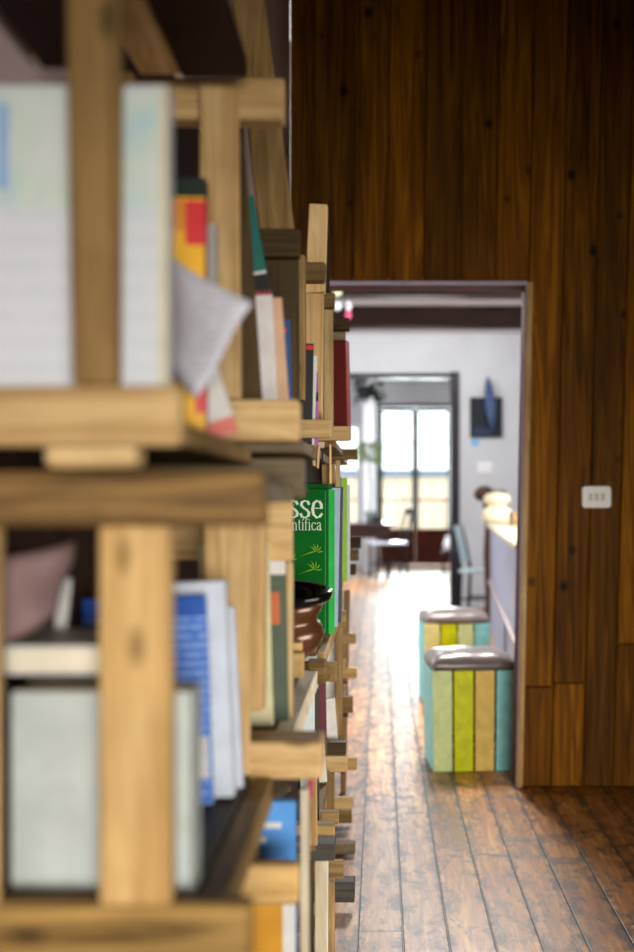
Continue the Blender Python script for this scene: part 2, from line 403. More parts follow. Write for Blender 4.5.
# outside the far door: terrace wall, railing, pale building
struct('terrace', MB().box((-6, Y3+.2, -.12), (8, Y3+9, -.02)), plain('terrace_tiles', '#b9b2a8', .7))
t = thing('balcony_railing', 'thin reddish metal railing outside the glazed double door', 'railing', (.6, 24.6, -.02))
MB().tube([(-2.5, 24.6, 1.10), (4, 24.6, 1.10)], .022).build('handrail', plain('rust_red', '#8c5a50', .5), t)
for k in range(8):
    MB().tube([(-2.4+k*.9, 24.6, -.02), (-2.4+k*.9, 24.6, 1.09)], .012).build('baluster', plain('rust_red', '#8c5a50', .5), t)
m = MB().box((-5, 29.5, -.02), (7, 30, 1.62)); o = m.build('garden_wall', plain('cream_render', '#e0cdb4', .9), org=(1, 29.7, -.02))
tag(o, 'low cream garden wall beyond the terrace railing', 'wall')
m = MB().box((-5.05, 29.4, 1.62), (7.05, 30.1, 1.78), .01); m.build('coping', plain('blue_grey_stone', '#7f8ba0', .8), o)

# ================================================================== BOOKSHELVES of pallet wood along the left wall
XL = -.34
PAPER = plain('page_paper', '#e2d9c2', .8, vary=.04)
def cross(t, px1, py0, py1, Y, kind='honey', dy=.035, name='cross_board', px0=None, jit=.0012, bev=.002):
    """board running from the wall out to its sawn end in the aisle"""
    x1 = wx(px1, Y); x0 = XL if px0 is None else wx(px0, Y)
    return MB().box((x0, Y, wz(py1, Y)), (x1, Y+dy, wz(py0, Y)), bev, 1, jit).build(name, wood(kind, 'x'), t)
def post(t, px0, px1, py0, py1, Y, kind='honey', dy=.02, name='post', px0b=None, px1b=None, z0=None, z1=None, jit=.0012, dyb=0):
    px0b = px0 if px0b is None else px0b; px1b = px1 if px1b is None else px1b
    zt = wz(py0, Y) if z1 is None else z1; zb = wz(py1, Y) if z0 is None else z0
    m = MB(); c = [(wx(px0b, Y), Y+dyb, zb), (wx(px1b, Y), Y+dyb, zb), (wx(px1b, Y), Y+dyb+dy, zb), (wx(px0b, Y), Y+dyb+dy, zb),
                   (wx(px0, Y), Y, zt), (wx(px1, Y), Y, zt), (wx(px1, Y), Y+dy, zt), (wx(px0, Y), Y+dy, zt)]
    c = [tuple(q+random.uniform(-jit, jit) for q in p) for p in c]
    m.hexa(c, .0022); return m.build(name, wood(kind, 'z'), t)
def slab(t, x0, x1, y0, y1, ztop, th, kind='brown', name='shelf_board', axis='y', bev=.002):
    return MB().box((x0, y0, ztop-th), (x1, y1, ztop), bev, 1, .0008).build(name, wood(kind, axis), t)
def shadepanel(t, y0, y1, ztop):  # dark sheet added so the shelf interior looks deeply shaded
    return MB().box((-.3445, y0, .02), (-.3405, y1, ztop), .0005).build('shade_panel', wood('umber', 'z', .8), t)
def backpost(t, Y, ztop, kind='brown'):
    return MB().box((XL, Y, 0), (XL+.035, Y+.05, ztop), .003).build('back_post', wood(kind, 'z'), t)

# --- the nearest unit (frame at 1.10 m, runs to 1.70 m)
t = thing('bookshelf', 'nearest pallet wood bookshelf with broad slats across pale books', 'bookshelf', (-.24, 1.4, 0), 'pallet wood bookshelves along the aisle')
U1 = t
Y = 1.10
cross(t, 180, 386, 446, Y, 'honey', .025, bev=.004)
post(t, 64, 121, -90, 385, Y, 'brown', .02, 'slat', 72, 118)
cross(t, 135, 441, 468, Y+.03, 'pale', .06, 'block', px0=44, bev=.005)
cross(t, 265, 471, 527, Y, 'stained', .03, bev=.004)
post(t, 99, 171, 527, 905, Y, 'orange', .022, 'slat')
cross(t, 250, 905, 968, Y, 'ochre', .035, bev=.004)
post(t, -44, -3, 527, 905, Y+.002, 'honey', .02, 'slat')
slab(t, XL, -.165, 1.13, 1.69, 1.166, .02, 'brown')
slab(t, XL, -.11, 1.135, 1.69, 1.118, .02, 'grey')
slab(t, XL, -.166, 1.14, 1.69, .748, .02, 'slate')
slab(t, -.164, -.138, 1.14, 1.69, .744, .035, 'tan', 'rail')
slab(t, -.335, -.262, .85, 1.31, 1.55, .022, 'umber', 'top_board')
slab(t, -.302, -.2485, .9, 1.655, 1.655, .022, 'honey', 'top_board')
slab(t, -.2475, -.167, .9, 1.66, 1.655, .024, 'umber', 'top_board')
slab(t, XL, -.12, 1.14, 1.69, .40, .02, 'brown')
backpost(t, 1.63, 1.63); shadepanel(t, 1.10, 1.73, 1.164)
MB().box((-.15, 1.105, 0), (-.112, 1.14, .712), .003).build('post', wood('honey', 'z'), t)

# --- second unit (frame at 1.70 m, runs to 2.6 m)
t = thing('bookshelf', 'second pallet wood bookshelf from the left, with the teal banded and dark green books', 'bookshelf', (-.23, 2.15, 0), 'pallet wood bookshelves along the aisle')
U2 = t
post(t, 200, 238, 80, 399, 1.72, 'honey', .018, 'post', 201, 240)
cross(t, 284, 78, 119, 1.741, 'honey', .04, bev=.003)
post(t, 226, 243, 119, 402, 1.86, 'dark', .02, 'post', 224, 262)
cross(t, 300, 400, 441, 1.70, 'honey', .035, bev=.004)
cross(t, 303, 441, 452, 1.80, 'grey', .06)
cross(t, 304, 459, 498, 1.72, 'grey', .04, bev=.003)
post(t, 204, 250, 498, 780, 1.69, 'honey', .012, 'slat', 204, 249)
post(t, 246, 266, 498, 712, 1.79, 'orange', .03, 'post', 243, 263)
cross(t, 292, 491, 561, 1.90, 'honey', .03)
post(t, 285, 292.5, 562, 722, 1.95, 'pale', .03, 'post')
cross(t, 322, 743, 779, 1.70, 'honey', .095, bev=.004)
slab(t, XL, -.125, 1.77, 2.58, 1.198, .02, 'brown')
slab(t, XL, -.14, 1.77, 2.58, 1.125, .018, 'dark')
slab(t, XL, -.146, 1.74, 2.62, .768, .02, 'grey')
slab(t, -.147, -.119, 1.80, 2.50, .778, .035, 'bleached', 'rail')
slab(t, XL, -.14, 1.74, 2.62, .40, .02, 'brown')
post(t, 299.5, 308, 790, 952, 1.78, 'bleached', .03, 'post', z0=0)
cross(t, 299, 866, 906, 1.62, 'orange', .03, bev=.005)
cross(t, 300, 229, 256, 2.2, 'dark', .03)
post(t, 262, 299, 256, 300, 2.24, 'dark', .02, 'post', z0=1.2)  # dark upright stands in for the black shadows below the cross board
for px0, px1, py0, py1, yy in ((289, 301.5, 642.5, 652, 2.24), (289, 304, 653, 678, 2.20)):
    cross(t, px1, py0, py1, yy, 'orange', .03)
shadepanel(t, 1.74, 2.68, 1.80); backpost(t, 1.78, 1.60); backpost(t, 2.5, 1.60)

# plank standing on the second unit, leaning back to the left
m = MB(); yy = 2.205
m.hexa([(wx(259, yy), yy, 1.553), (wx(294, yy), yy, 1.553), (wx(294, yy), yy+.022, 1.553), (wx(259, yy), yy+.022, 1.553),
        (wx(228, yy), yy, 1.99), (wx(260, yy), yy, 1.99), (wx(260, yy), yy+.022, 1.99), (wx(228, yy), yy+.022, 1.99)], .003)
tag(m.build('plank', wood('brown', 'z'), None, org=(-.17, yy, 1.553)), 'long brown plank standing slanted on top of the second bookshelf from the left', 'plank')

# --- third unit (frame at 2.70 m, runs to 3.4 m)
t = thing('bookshelf', 'pallet wood bookshelf with the tall pale post rising above its neighbours', 'bookshelf', (-.22, 3.05, 0), 'pallet wood bookshelves along the aisle')
U3 = t
post(t, 308.5, 327.3, 203.5, 292, 2.70, 'pale', .045, 'post', 305, 325)
post(t, 305, 323.5, 293, 437, 2.705, 'honey', .04, 'post', 306, 322)
post(t, 296, 305, 254, 400, 2.60, 'tan', .03, 'post')
cross(t, 325, 261.5, 280.6, 2.655, 'brown', .042)
cross(t, 331.3, 419.4, 437.5, 2.60, 'honey', .04)
cross(t, 313, 440.5, 447, 2.66, 'bleached', .05)
cross(t, 324, 441, 447.5, 2.76, 'bleached', .04)
post(t, 310, 312.5, 438, 466, 2.70, 'pale', .03, 'slat', 313, 315)
post(t, 317.5, 320, 445, 468, 2.74, 'pale', .03, 'slat', 316, 318)
post(t, 329, 331, 444, 484, 2.80, 'pale', .03, 'slat')
cross(t, 335, 464, 484, 2.85, 'tan', .03, px0=322)
cross(t, 323, 452, 484, 2.95, 'umber', .02)
cross(t, 330, 661.5, 685, 2.51, 'brown', .06, 'log_end', px0=303, bev=.012)
post(t, 308.5, 317, 779, 846, 2.66, 'tan', .02, 'post')
cross(t, 336.4, 663, 681.5, 2.80, 'brown', .035)
slab(t, XL, -.13, 2.645, 3.42, 1.21, .02, 'brown')
slab(t, XL, -.13, 2.70, 3.42, .80, .02, 'brown')
slab(t, -.129, -.112, 2.70, 3.44, .79, .03, 'honey', 'rail')
slab(t, XL, -.13, 2.70, 3.42, .40, .02, 'brown')
cross(t, 334.7, 825, 836, 2.70, 'tan', .035)
cross(t, 334.7, 844, 861, 2.70, 'slate', .06)
cross(t, 338.6, 813, 824, 2.95, 'tan', .035)
post(t, 314.5, 328, 862, 952, 2.82, 'bleached', .03, 'post', z0=0)
post(t, 328, 334.5, 882, 952, 3.0, 'tan', .03, 'post', z0=0)
post(t, 309, 313.5, 861, 952, 2.74, 'dark', .02, 'post', z0=0)
cross(t, 343.7, 862, 879.5, 3.38, 'tan', .035)
shadepanel(t, 2.69, 3.46, 1.62); backpost(t, 2.78, 1.66); backpost(t, 3.35, 1.66)

# --- fourth unit (frame at 3.5 m, runs to 4.3 m)
t = thing('bookshelf', 'pallet wood bookshelf holding the tall dark red book', 'bookshelf', (-.21, 3.9, 0), 'pallet wood bookshelves along the aisle')
U4 = t
post(t, 323.3, 333, 308, 428, 3.50, 'pale', .04, 'post', z0=wz(428, 3.5))
post(t, 324, 329.5, 212, 300, 3.62, 'dark', .03, 'post')
cross(t, 334.6, 293, 307.5, 3.46, 'brown', .035)
cross(t, 349.3, 318, 330, 3.56, 'dark', .04)
cross(t, 345.5, 331, 340, 3.60, 'grey', .04)
cross(t, 349.3, 425.7, 440.7, 3.52, 'honey', .04)
slab(t, XL, -.12, 3.57, 4.30, 1.262, .02, 'brown')
slab(t, XL, -.12, 3.57, 4.30, .86, .02, 'brown')
slab(t, XL, -.12, 3.57, 4.30, .42, .02, 'brown')
cross(t, 345.6, 611, 627, 3.50, 'tan', .035)
cross(t, 346, 743, 755, 3.52, 'dark', .05)
cross(t, 347.6, 756, 772, 3.50, 'pale', .05)
cross(t, 354.7, 882, 902.5, 3.50, 'slate', .06)
post(t, 335, 342.5, 575, 742, 3.80, 'tan', .03, 'post', z0=.421)
post(t, 335, 340, 460, 575, 3.72, 'pale', .03, 'post')
cross(t, 357.3, 448.5, 459.6, 4.28, 'brown', .035)
cross(t, 355, 844, 854.5, 4.07, 'grey', .05)
post(t, 327.5, 334.7, 773, 880, 3.95, 'tan', .03, 'post', 325, 334, z0=0)
shadepanel(t, 3.47, 4.36, 1.62); backpost(t, 3.6, 1.6); backpost(t, 4.22, 1.6)

# --- last unit against the plank wall
t = thing('bookshelf', 'farthest pallet wood bookshelf, its sawn board ends nearest the doorway', 'bookshelf', (-.2, 4.65, 0), 'pallet wood bookshelves along the aisle')
U5 = t
for px1, py0, py1, yy, k in ((356, 564, 575, 4.40, 'dark'), (342, 585, 598, 4.40, 'honey'), (352.8, 697, 713, 4.40, 'brown'), (348, 713, 717, 4.45, 'dark'),
                             (352.8, 798, 809, 4.40, 'honey'), (352, 811, 823, 4.43, 'brown'),
                             (361, 538, 548.5, 4.90, 'dark'), (359, 549.5, 561, 4.88, 'brown'), (356, 634, 644, 4.90, 'honey'), (345.6, 659, 670.6, 4.86, 'honey'),
                             (357, 668, 678.5, 4.92, 'orange'), (356.8, 758, 770, 4.92, 'orange')):
    cross(t, px1, py0, py1, yy, k, .035)
post(t, 336, 343, 678, 742, 4.62, 'tan', .03, 'brace', 334.5, 340, z0=.2)
post(t, 344, 350, 590, 860, 4.94, 'tan', .03, 'post', 340, 346, z0=0)
slab(t, XL, -.12, 4.45, 4.98, 1.25, .02, 'brown'); slab(t, XL, -.12, 4.45, 4.98, .86, .02, 'brown'); slab(t, XL, -.12, 4.45, 4.98, .42, .02, 'brown')
shadepanel(t, 4.37, 5.04, 1.62); backpost(t, 4.5, 1.5); backpost(t, 4.93, 1.5)

# ================================================================== BOOKS
def book(label, X, Y, Z, w, d, h, cover, rot=(0, 0, 0), group=None, pages=None, spine=None, name='book', cat='book', band=None, soft=False):
    """spine faces the aisle (+X) at x=0; thickness w runs away along +Y, d back towards the wall; stands on Z"""
    R = Euler(tuple(math.radians(a) for a in rot), 'XYZ').to_matrix()
    zmin = min((R @ Vector(p)).z for p in ((0, 0, 0), (-d, 0, 0), (0, w, 0), (-d, w, 0)))
    o = bpy.data.objects.new(name, None); COL.objects.link(o); o.location = (X, Y, Z-zmin+.0005); o.rotation_euler = tuple(math.radians(a) for a in rot)
    o['_base'] = (0, 0, 0); BASES.append(o); tag(o, label, cat, group)
    th = .0012 if soft else .0025
    m = MB()
    m.box((-d, 0, 0), (0, th, h), .0005); m.box((-d, w-th, 0), (0, w, h), .0005)
    m.box((-.003, th, 0), (.0, w-th, h), .0004)
    c = m.build('cover', cover, o)
    e = .001 if soft else .004
    MB().box((-d+e, th, e), (-.003, w-th, h-e)).build('page_block', pages or PAPER, o)
    if band:
        for k, (za, zb, mt, lb, nm) in enumerate(band):
            b = MB().box((-d+.0005, -.0006, za*h), (.0006, .0, zb*h)).build(nm, mt, c)
            if lb: b['label'] = lb
    return o
c_ = plain
# ---- nearest unit, upper shelf
atlas_low = lined('pale_cover_ruled', '#d6dade', '#bcc6d0', 'z', 45, .3, .35)
m_, n_, l_, b_ = nt('pale_cover_wash'); v_ = objco(n_, l_, (16, 16, 16)); g_ = noise(n_, l_, v_, 1.0, 2, .3)
l_.new(ramp(n_, l_, g_, [(.3, rgb('#b4d2da')), (.5, rgb('#cfdccf')), (.65, rgb('#d6dcd8'))]), b_.inputs['Base Color']); b_.inputs['Roughness'].default_value = .35
atlas_top = m_
Y = 1.15
o = book('large pale blue and white book standing behind the nearest slat', wx(167, Y), Y, 1.167, .035, .165, wz(86, Y)-1.167, atlas_low,
         band=[(.64, .985, atlas_top, 'washed pale blue and cream upper cover', 'cover_print')])
MB().box((-.1475, -.0012, .203), (-.138, -.0006, .277)).build('blue_patch', c_('sky_blue', '#8fb4dc', .5), o)
MB().box((-.007, -.0013, .003), (.001, -.0005, wz(86, Y)-1.17)).build('hinge_strip', c_('cream_cloth', '#d6cfb4', .6), o)
# yellow, red and black book
YEL = c_('book_yellow', '#f0b400', .45); ORG = c_('book_orange', '#e08a1c', .45); REDC = c_('book_red', '#d31018', .4); BLK = c_('book_black', '#14130f', .5)
Y = 1.42
hh = wz(198, Y)-1.167
o = book('yellow book with red and black blocks beside the crumpled page', wx(205, Y), Y, 1.167, .03, .13, hh, YEL, rot=(0, 0, 8), band=[(0, .12, YEL, None, 'yellow_block'), (.28, .42, BLK, 'black block', 'black_block'), (.86, .99, ORG, 'orange block', 'orange_block')])
MB().box((-.021, -.0014, .80*hh), (.0012, -.0007, .985*hh)).build('red_block', REDC, o)
MB().box((-.010, -.0015, .10*hh), (.0012, -.0007, .45*hh)).build('red_block', REDC, o)
book('thin maroon book against the yellow one', wx(208.5, 1.48), 1.475, 1.167, .012, .13, hh*.99, c_('maroon', '#6d1418', .5), rot=(0, 0, 8))
book('pale grey book between the yellow book and the post', wx(216, 1.56), 1.55, 1.167, .025, .12, wz(226, 1.56)-1.167, c_('pale_grey_cover', '#a9aaa6', .5))
book('dark green book topmost behind the yellow one', wx(205, 1.62), 1.62, 1.167, .03, .08, wz(178, 1.62)-1.167, c_('bottle_green', '#1c2c22', .5))
# loose folded leaflet
SH = lined('printed_sheet', '#d9d8e0', '#9a98a8', 'z', 130, .4, .4)
def leaf(px, Y0, bulge, mat, name, label, cat, th=.0012):
    """a sheet given by four picture-corner points, bent a little"""
    a, b, c, d = [W(x, y, yy) for x, y, yy in px]
    m = MB(); N = 8; ring = []
    nrm = (b-a).cross(d-a).normalized()
    if nrm.y > 0: nrm = -nrm
    for s in (0, 1):
        for i in range(N+1):
            for j in range(N+1):
                u, v = i/N, j/N; p = (a*(1-u)+b*u)*(1-v)+(d*(1-u)+c*u)*v
                p = p+nrm*(bulge*math.sin(math.pi*u)*(1-.3*v)+.25*bulge*math.sin(2*math.pi*v)) - nrm*th*s
                ring.append(m.bm.verts.new(p))
    K = (N+1)**2
    for s in (0, 1):
        for i in range(N):
            for j in range(N):
                q = [s*K+i*(N+1)+j, s*K+(i+1)*(N+1)+j, s*K+(i+1)*(N+1)+j+1, s*K+i*(N+1)+j+1]
                f = m.bm.faces.new([ring[k] for k in (q if s == 0 else q[::-1])]); f.smooth = True
    def side(idx):
        for p, q in zip(idx, idx[1:]): m.bm.faces.new([ring[p], ring[q], ring[K+q], ring[K+p]])
    side([i*(N+1) for i in range(N+1)]); side([i*(N+1)+N for i in range(N+1)]); side(list(range(N+1))); side([N*(N+1)+j for j in range(N+1)])
    o = m.build(name, mat, None, org=tuple(d)); return tag(o, label, cat)
o = leaf(((166, 252, 1.38), (252, 303, 1.31), (196, 398, 1.33), (160, 345, 1.40)), 0, .012, SH, 'loose_page', 'crumpled loose printed page sticking out over the yellow book', 'paper')
book('small white and pink booklet leaning below the loose page', wx(238, 1.50), 1.50, 1.167, .006, .035, .105, c_('white_cover', '#d2d0ca', .5), rot=(0, -18, 0), soft=True,
     band=[(0, .18, c_('pink', '#d9776a', .5), 'pink foot', 'pink_strip')])
# ---- nearest unit, lower shelf
Z2 = .7485
PAGES = lined('deckled_pages', '#cfd6d2', '#b9c2c2', 'x', 190, .4, .25)
Y = 1.16
hh = wz(692, Y)-Z2
o = book('big off-white book with yellowed top edge behind the lower broad slat', wx(191, Y), Y, Z2, .065, .158, hh, c_('offwhite_cover', '#b4bbb6', .55), soft=True, pages=c_('yellowed_pages', '#d8bf6a', .8))
m = MB()
for k in range(5): m.box((-.10, -.0012, .012+.007*k), (-.002, -.0002, .0145+.007*k), .0004)
m.build('ribbing', c_('offwhite_shade', '#bcc6c6', .6), o)
book('black book lying hidden under the lying white book', wx(100, 1.235), 1.235, Z2, .05, .07, .1965, BLK)
book('black book standing second under the lying white book', wx(100, 1.29), 1.29, Z2, .05, .07, .1965, c_('ink_black', '#0f1012', .5))
m = MB(); zt = wz(640, 1.215); 
t = thing('book', 'white book lying flat on top of the black books', 'book', (-.26, 1.28, .946))
MB().box((-.338, 1.165, .946), (wx(104, 1.165), 1.33, .949), .0006).build('cover', c_('white_cover', '#d2d0ca', .5), t)
MB().box((-.337, 1.167, .949), (wx(103, 1.165), 1.328, .968)).build('page_block', PAPER, t)
MB().box((-.338, 1.165, .968), (wx(104, 1.165), 1.33, .971), .0006).build('cover', c_('white_cover', '#d2d0ca', .5), t)
o = leaf(((-6, 560, 1.155), (76, 541, 1.25), (58, 612, 1.23), (-6, 648, 1.155)), 0, .012, c_('mauve_leather', '#8f7470', .45), 'booklet', 'mauve brown booklet slumped on the lying white book', 'booklet', .006)
book('thin white booklet standing behind the mauve one', wx(66, 1.31), 1.31, .9715, .004, .012, .05, c_('white_cover', '#d2d0ca', .5), soft=True, rot=(0, 6, 0))
BLU = lined('blue_cover_text', '#1f66c8', '#a9c8f0', 'z', 95, .5, .55, 30)
Y = 1.50
hh = wz(600, Y)-Z2
o = book('bright blue paperback with rows of pale text beside two white books', wx(212, Y), Y, Z2, .018, .14, hh, BLU, rot=(0, -2, 0), soft=True,
         band=[(.90, .999, c_('deep_blue', '#1550ac', .45), None, 'top_band')])
MB().box((-.026, -.0014, .03), (-.002, -.0006, .078)).build('barcode_panel', c_('white_cover', '#d2d0ca', .5), o)
WB = c_('cool_white_cover', '#c6ccd4', .45)
book('thick white book next to the bright blue paperback', wx(234, 1.535), 1.535, Z2, .028, .13, wz(586, 1.535)-Z2, WB, rot=(0, -2.5, 0), pages=c_('white_pages', '#e9e7e0', .8))
book('thin white book, second from the bright blue paperback', wx(243, 1.585), 1.58, Z2, .02, .12, wz(612, 1.585)-Z2, c_('cool_white_two', '#c4cad8', .45), rot=(0, -3, 0))
# ---- second unit, upper shelf
Z = 1.199
TEAL = c_('teal', '#0f6a5c', .45); NAVY = c_('navy_blue', '#2b5078', .5)
Y = 2.06
hh = wz(203, Y)-Z
o = book('leaning teal, black and white banded book on the second shelf', wx(293, Y), Y, Z, .022, .10, hh, TEAL, rot=(0, -10, 0),
         band=[(.535, .66, BLK, 'black band', 'black_band'), (.46, .535, c_('white_cover', '#d2d0ca', .5), 'white band', 'white_band'), (.66, .675, c_('white_cover', '#d2d0ca', .5), None, 'white_line'), (0, .46, NAVY, 'blue foot', 'blue_band')])
book('tall white book leaning beside the teal one', wx(279, 1.96), 1.96, Z, .012, .035, wz(292, 1.96)-Z, c_('pinkish_white', '#e3dbd6', .5), rot=(0, -3, 0),
     band=[(.972, .998, c_('crimson', '#8e1020', .5), 'crimson head', 'crimson_strip')])
book('peach coloured book leaning between the white and blue books', wx(291, 2.0), 1.995, Z, .014, .05, wz(300, 2.0)-Z, c_('peach', '#d9b08c', .5), rot=(0, -4, 0))
o = book('dark blue book with a red dot on its cover', wx(293, 2.2), 2.2, Z, .02, .10, wz(321, 2.2)-Z, c_('royal_navy', '#234d86', .45), rot=(0, -1.5, 0))
m = MB(); m.M = Matrix.Translation((-.012, -.0003, wz(321, 2.2)-Z-.018)) @ Matrix.Rotation(math.pi/2, 4, 'X'); m.lathe([(0, 0.0006), (.006, .0006), (.006, -.0002), (0, -.0002)], seg=20)
m.build('red_dot', c_('dot_red', '#d42a20', .5), o)
book('thin black book right of the blue book with the red dot', wx(295.5, 2.26), 2.255, Z, .01, .09, wz(326, 2.26)-Z, BLK)
Z = 1.2105
book('black and red topped magazine at the pale post', wx(312, 2.65), 2.648, Z, .006, .05, wz(344, 2.65)-Z, BLK, rot=(0, 1, 0), soft=True, band=[(.94, .985, c_('dot_red', '#d42a20', .5), 'red head', 'red_strip')])
book('white and green magazine at the pale post', wx(314, 2.66), 2.6585, Z, .006, .035, wz(356, 2.66)-Z, c_('mint_white', '#dbe5da', .5), rot=(0, 2, 0), soft=True)
book('magenta magazine at the pale post', wx(318, 2.67), 2.6715, Z, .008, .04, wz(372, 2.67)-Z, c_('magenta', '#b45aa8', .5), soft=True, band=[(.6, .72, BLK, None, 'black_print')])
# ---- second unit, lower shelf
Z = .7685
book('pale cream book beside the dark green one', wx(274, 1.90), 1.88, Z, .02, .10, wz(545, 1.88)-Z, c_('cream_green', '#cfc79a', .55), rot=(0, -1.5, 0))
o = book('dark grey green book with white head and orange patch', wx(288, 1.93), 1.925, Z, .03, .12, wz(562, 1.93)-Z, c_('grey_green', '#48543f', .5), rot=(0, -1, 0),
         band=[(.915, .999, c_('white_cover', '#d2d0ca', .5), 'white head', 'white_head')])
MB().box((-.024, -.0015, .148), (-.009, -.0006, .195)).build('orange_patch', c_('patch_orange', '#c0602c', .5), o)
# bowl
Yb = 2.42; Zb = .7685
m = MB(); bx = -.212
BR = c_('copper_brown', '#5e3a22', .22, .25, .1, .5); m.lathe([(r*1.06, z*1.17) for r, z in [(0, 0), (.045, 0), (.05, .004), (.052, .012), (.075, .035), (.098, .055), (.104, .07), (.1, .083), (.092, .090), (.092, .098), (.097, .105), (.104, .122), (0.098, .124)]], (bx, Yb, Zb+.0), 48)
t = thing('bowl', 'round brown pot with a wide glossy black rim in front of the green book', 'bowl', (bx, Yb, Zb))
m.build('body', BR, t)
m = MB(); m.lathe([(r*1.08, z*1.17) for r, z in [(.0, .070), (.06, .072), (.086, .09), (.097, .125), (.106, .1385), (.113, .140), (.117, .135), (.115, .127), (.108, .1225), (.099, .1245), (.097, .1235)]], (bx, Yb, Zb), 48)
o = m.build('rim', c_('black_glaze', '#0d0c0c', .12), t); o['label'] = 'glossy black flared rim'; t.rotation_euler = (math.radians(5), 0, 0); t.location.z += .006
# ---- lower row of the second unit
Z = .4005
Y = 1.79
hh = wz(802, Y)-Z
o = book('light blue book with an ochre picture below, on the lowest shelf', wx(296, Y), Y, Z, .02, .14, hh, c_('light_blue', '#4f93d8', .45), rot=(0, 0, 0))
m = MB(); m.box((-.085, -.001, .0), (-.018, -.0003, hh-.078)); m.build('picture', c_('ochre', '#c68a1c', .5), o)
MB().box((-.08, -.0018, hh-.078), (-.05, -.0010, hh-.052)).build('white_panel', c_('white_cover', '#d2d0ca', .5), o)
MB().box((-.018, -.0014, 0), (-.001, -.0004, hh-.082)).build('white_strip', c_('white_cover', '#d2d0ca', .5), o)
for k, (xa, xb) in enumerate(((-.075, -.02), (-.06, -.04))):
    MB().box((xa, -.0012, hh-.036-.02*k), (xb, -.0003, hh-.028-.02*k)).build('text_line', c_('white_cover', '#d2d0ca', .5), o)
def ribbon(label, px0, px1, py1, Y, ztop, mat, tip=None):
    m = MB(); xa, xb = wx(px0, Y), wx(px1, Y); zb = wz(py1, Y); N = 6
    for k in range(N):
        z0_, z1_ = ztop+(zb-ztop)*k/N, ztop+(zb-ztop)*(k+1)/N; q0, q1 = .004*math.sin(k*.9), .004*math.sin((k+1)*.9)
        m.hexa([(xa, Y+q1, z1_), (xb, Y+q1, z1_), (xb, Y+q1+.0015, z1_), (xa, Y+q1+.0015, z1_), (xa, Y+q0, z0_), (xb, Y+q0, z0_), (xb, Y+q0+.0015, z0_), (xa, Y+q0+.0015, z0_)])
    bmesh.ops.remove_doubles(m.bm, verts=m.bm.verts, dist=1e-5)
    o = tag(m.build('ribbon', mat, None, org=(xa, Y, zb)), label, 'ribbon')
    return o
ribbon('short yellow ribbon hanging below the shelf with the dark green book', 250, 257, 791, 1.80, .7475, YEL)
ribbon('short raspberry ribbon hanging beside the pale upright post', 308.5, 313, 797, 1.84, .7425, c_('raspberry', '#b02848', .5))

# ---- third unit
Z = .8005
Y = 2.93
hh = wz(489.5, Y)-Z
GRN = c_('cover_green', '#0b6a22', .35); GRN2 = c_('spine_green', '#2fbe50', .35)
enc = book('large green encyclopedia volume with white title beside the black rimmed pot', wx(326.5, Y)+.004, Y, Z, .045, .21, hh, GRN, rot=(0, 0, -14))
MB().box((.0003, .0006, .0005), (.0022, .0445, hh-.0005), .0008).build('spine', GRN2, enc)['label'] = 'brighter green spine'
o2 = book('second green encyclopedia volume, just behind the titled one', wx(329, 2.985), 2.99, Z, .035, .19, wz(483, 2.99)-Z, c_('cover_green_two', '#0e5c22', .35), rot=(0, 0, -10))
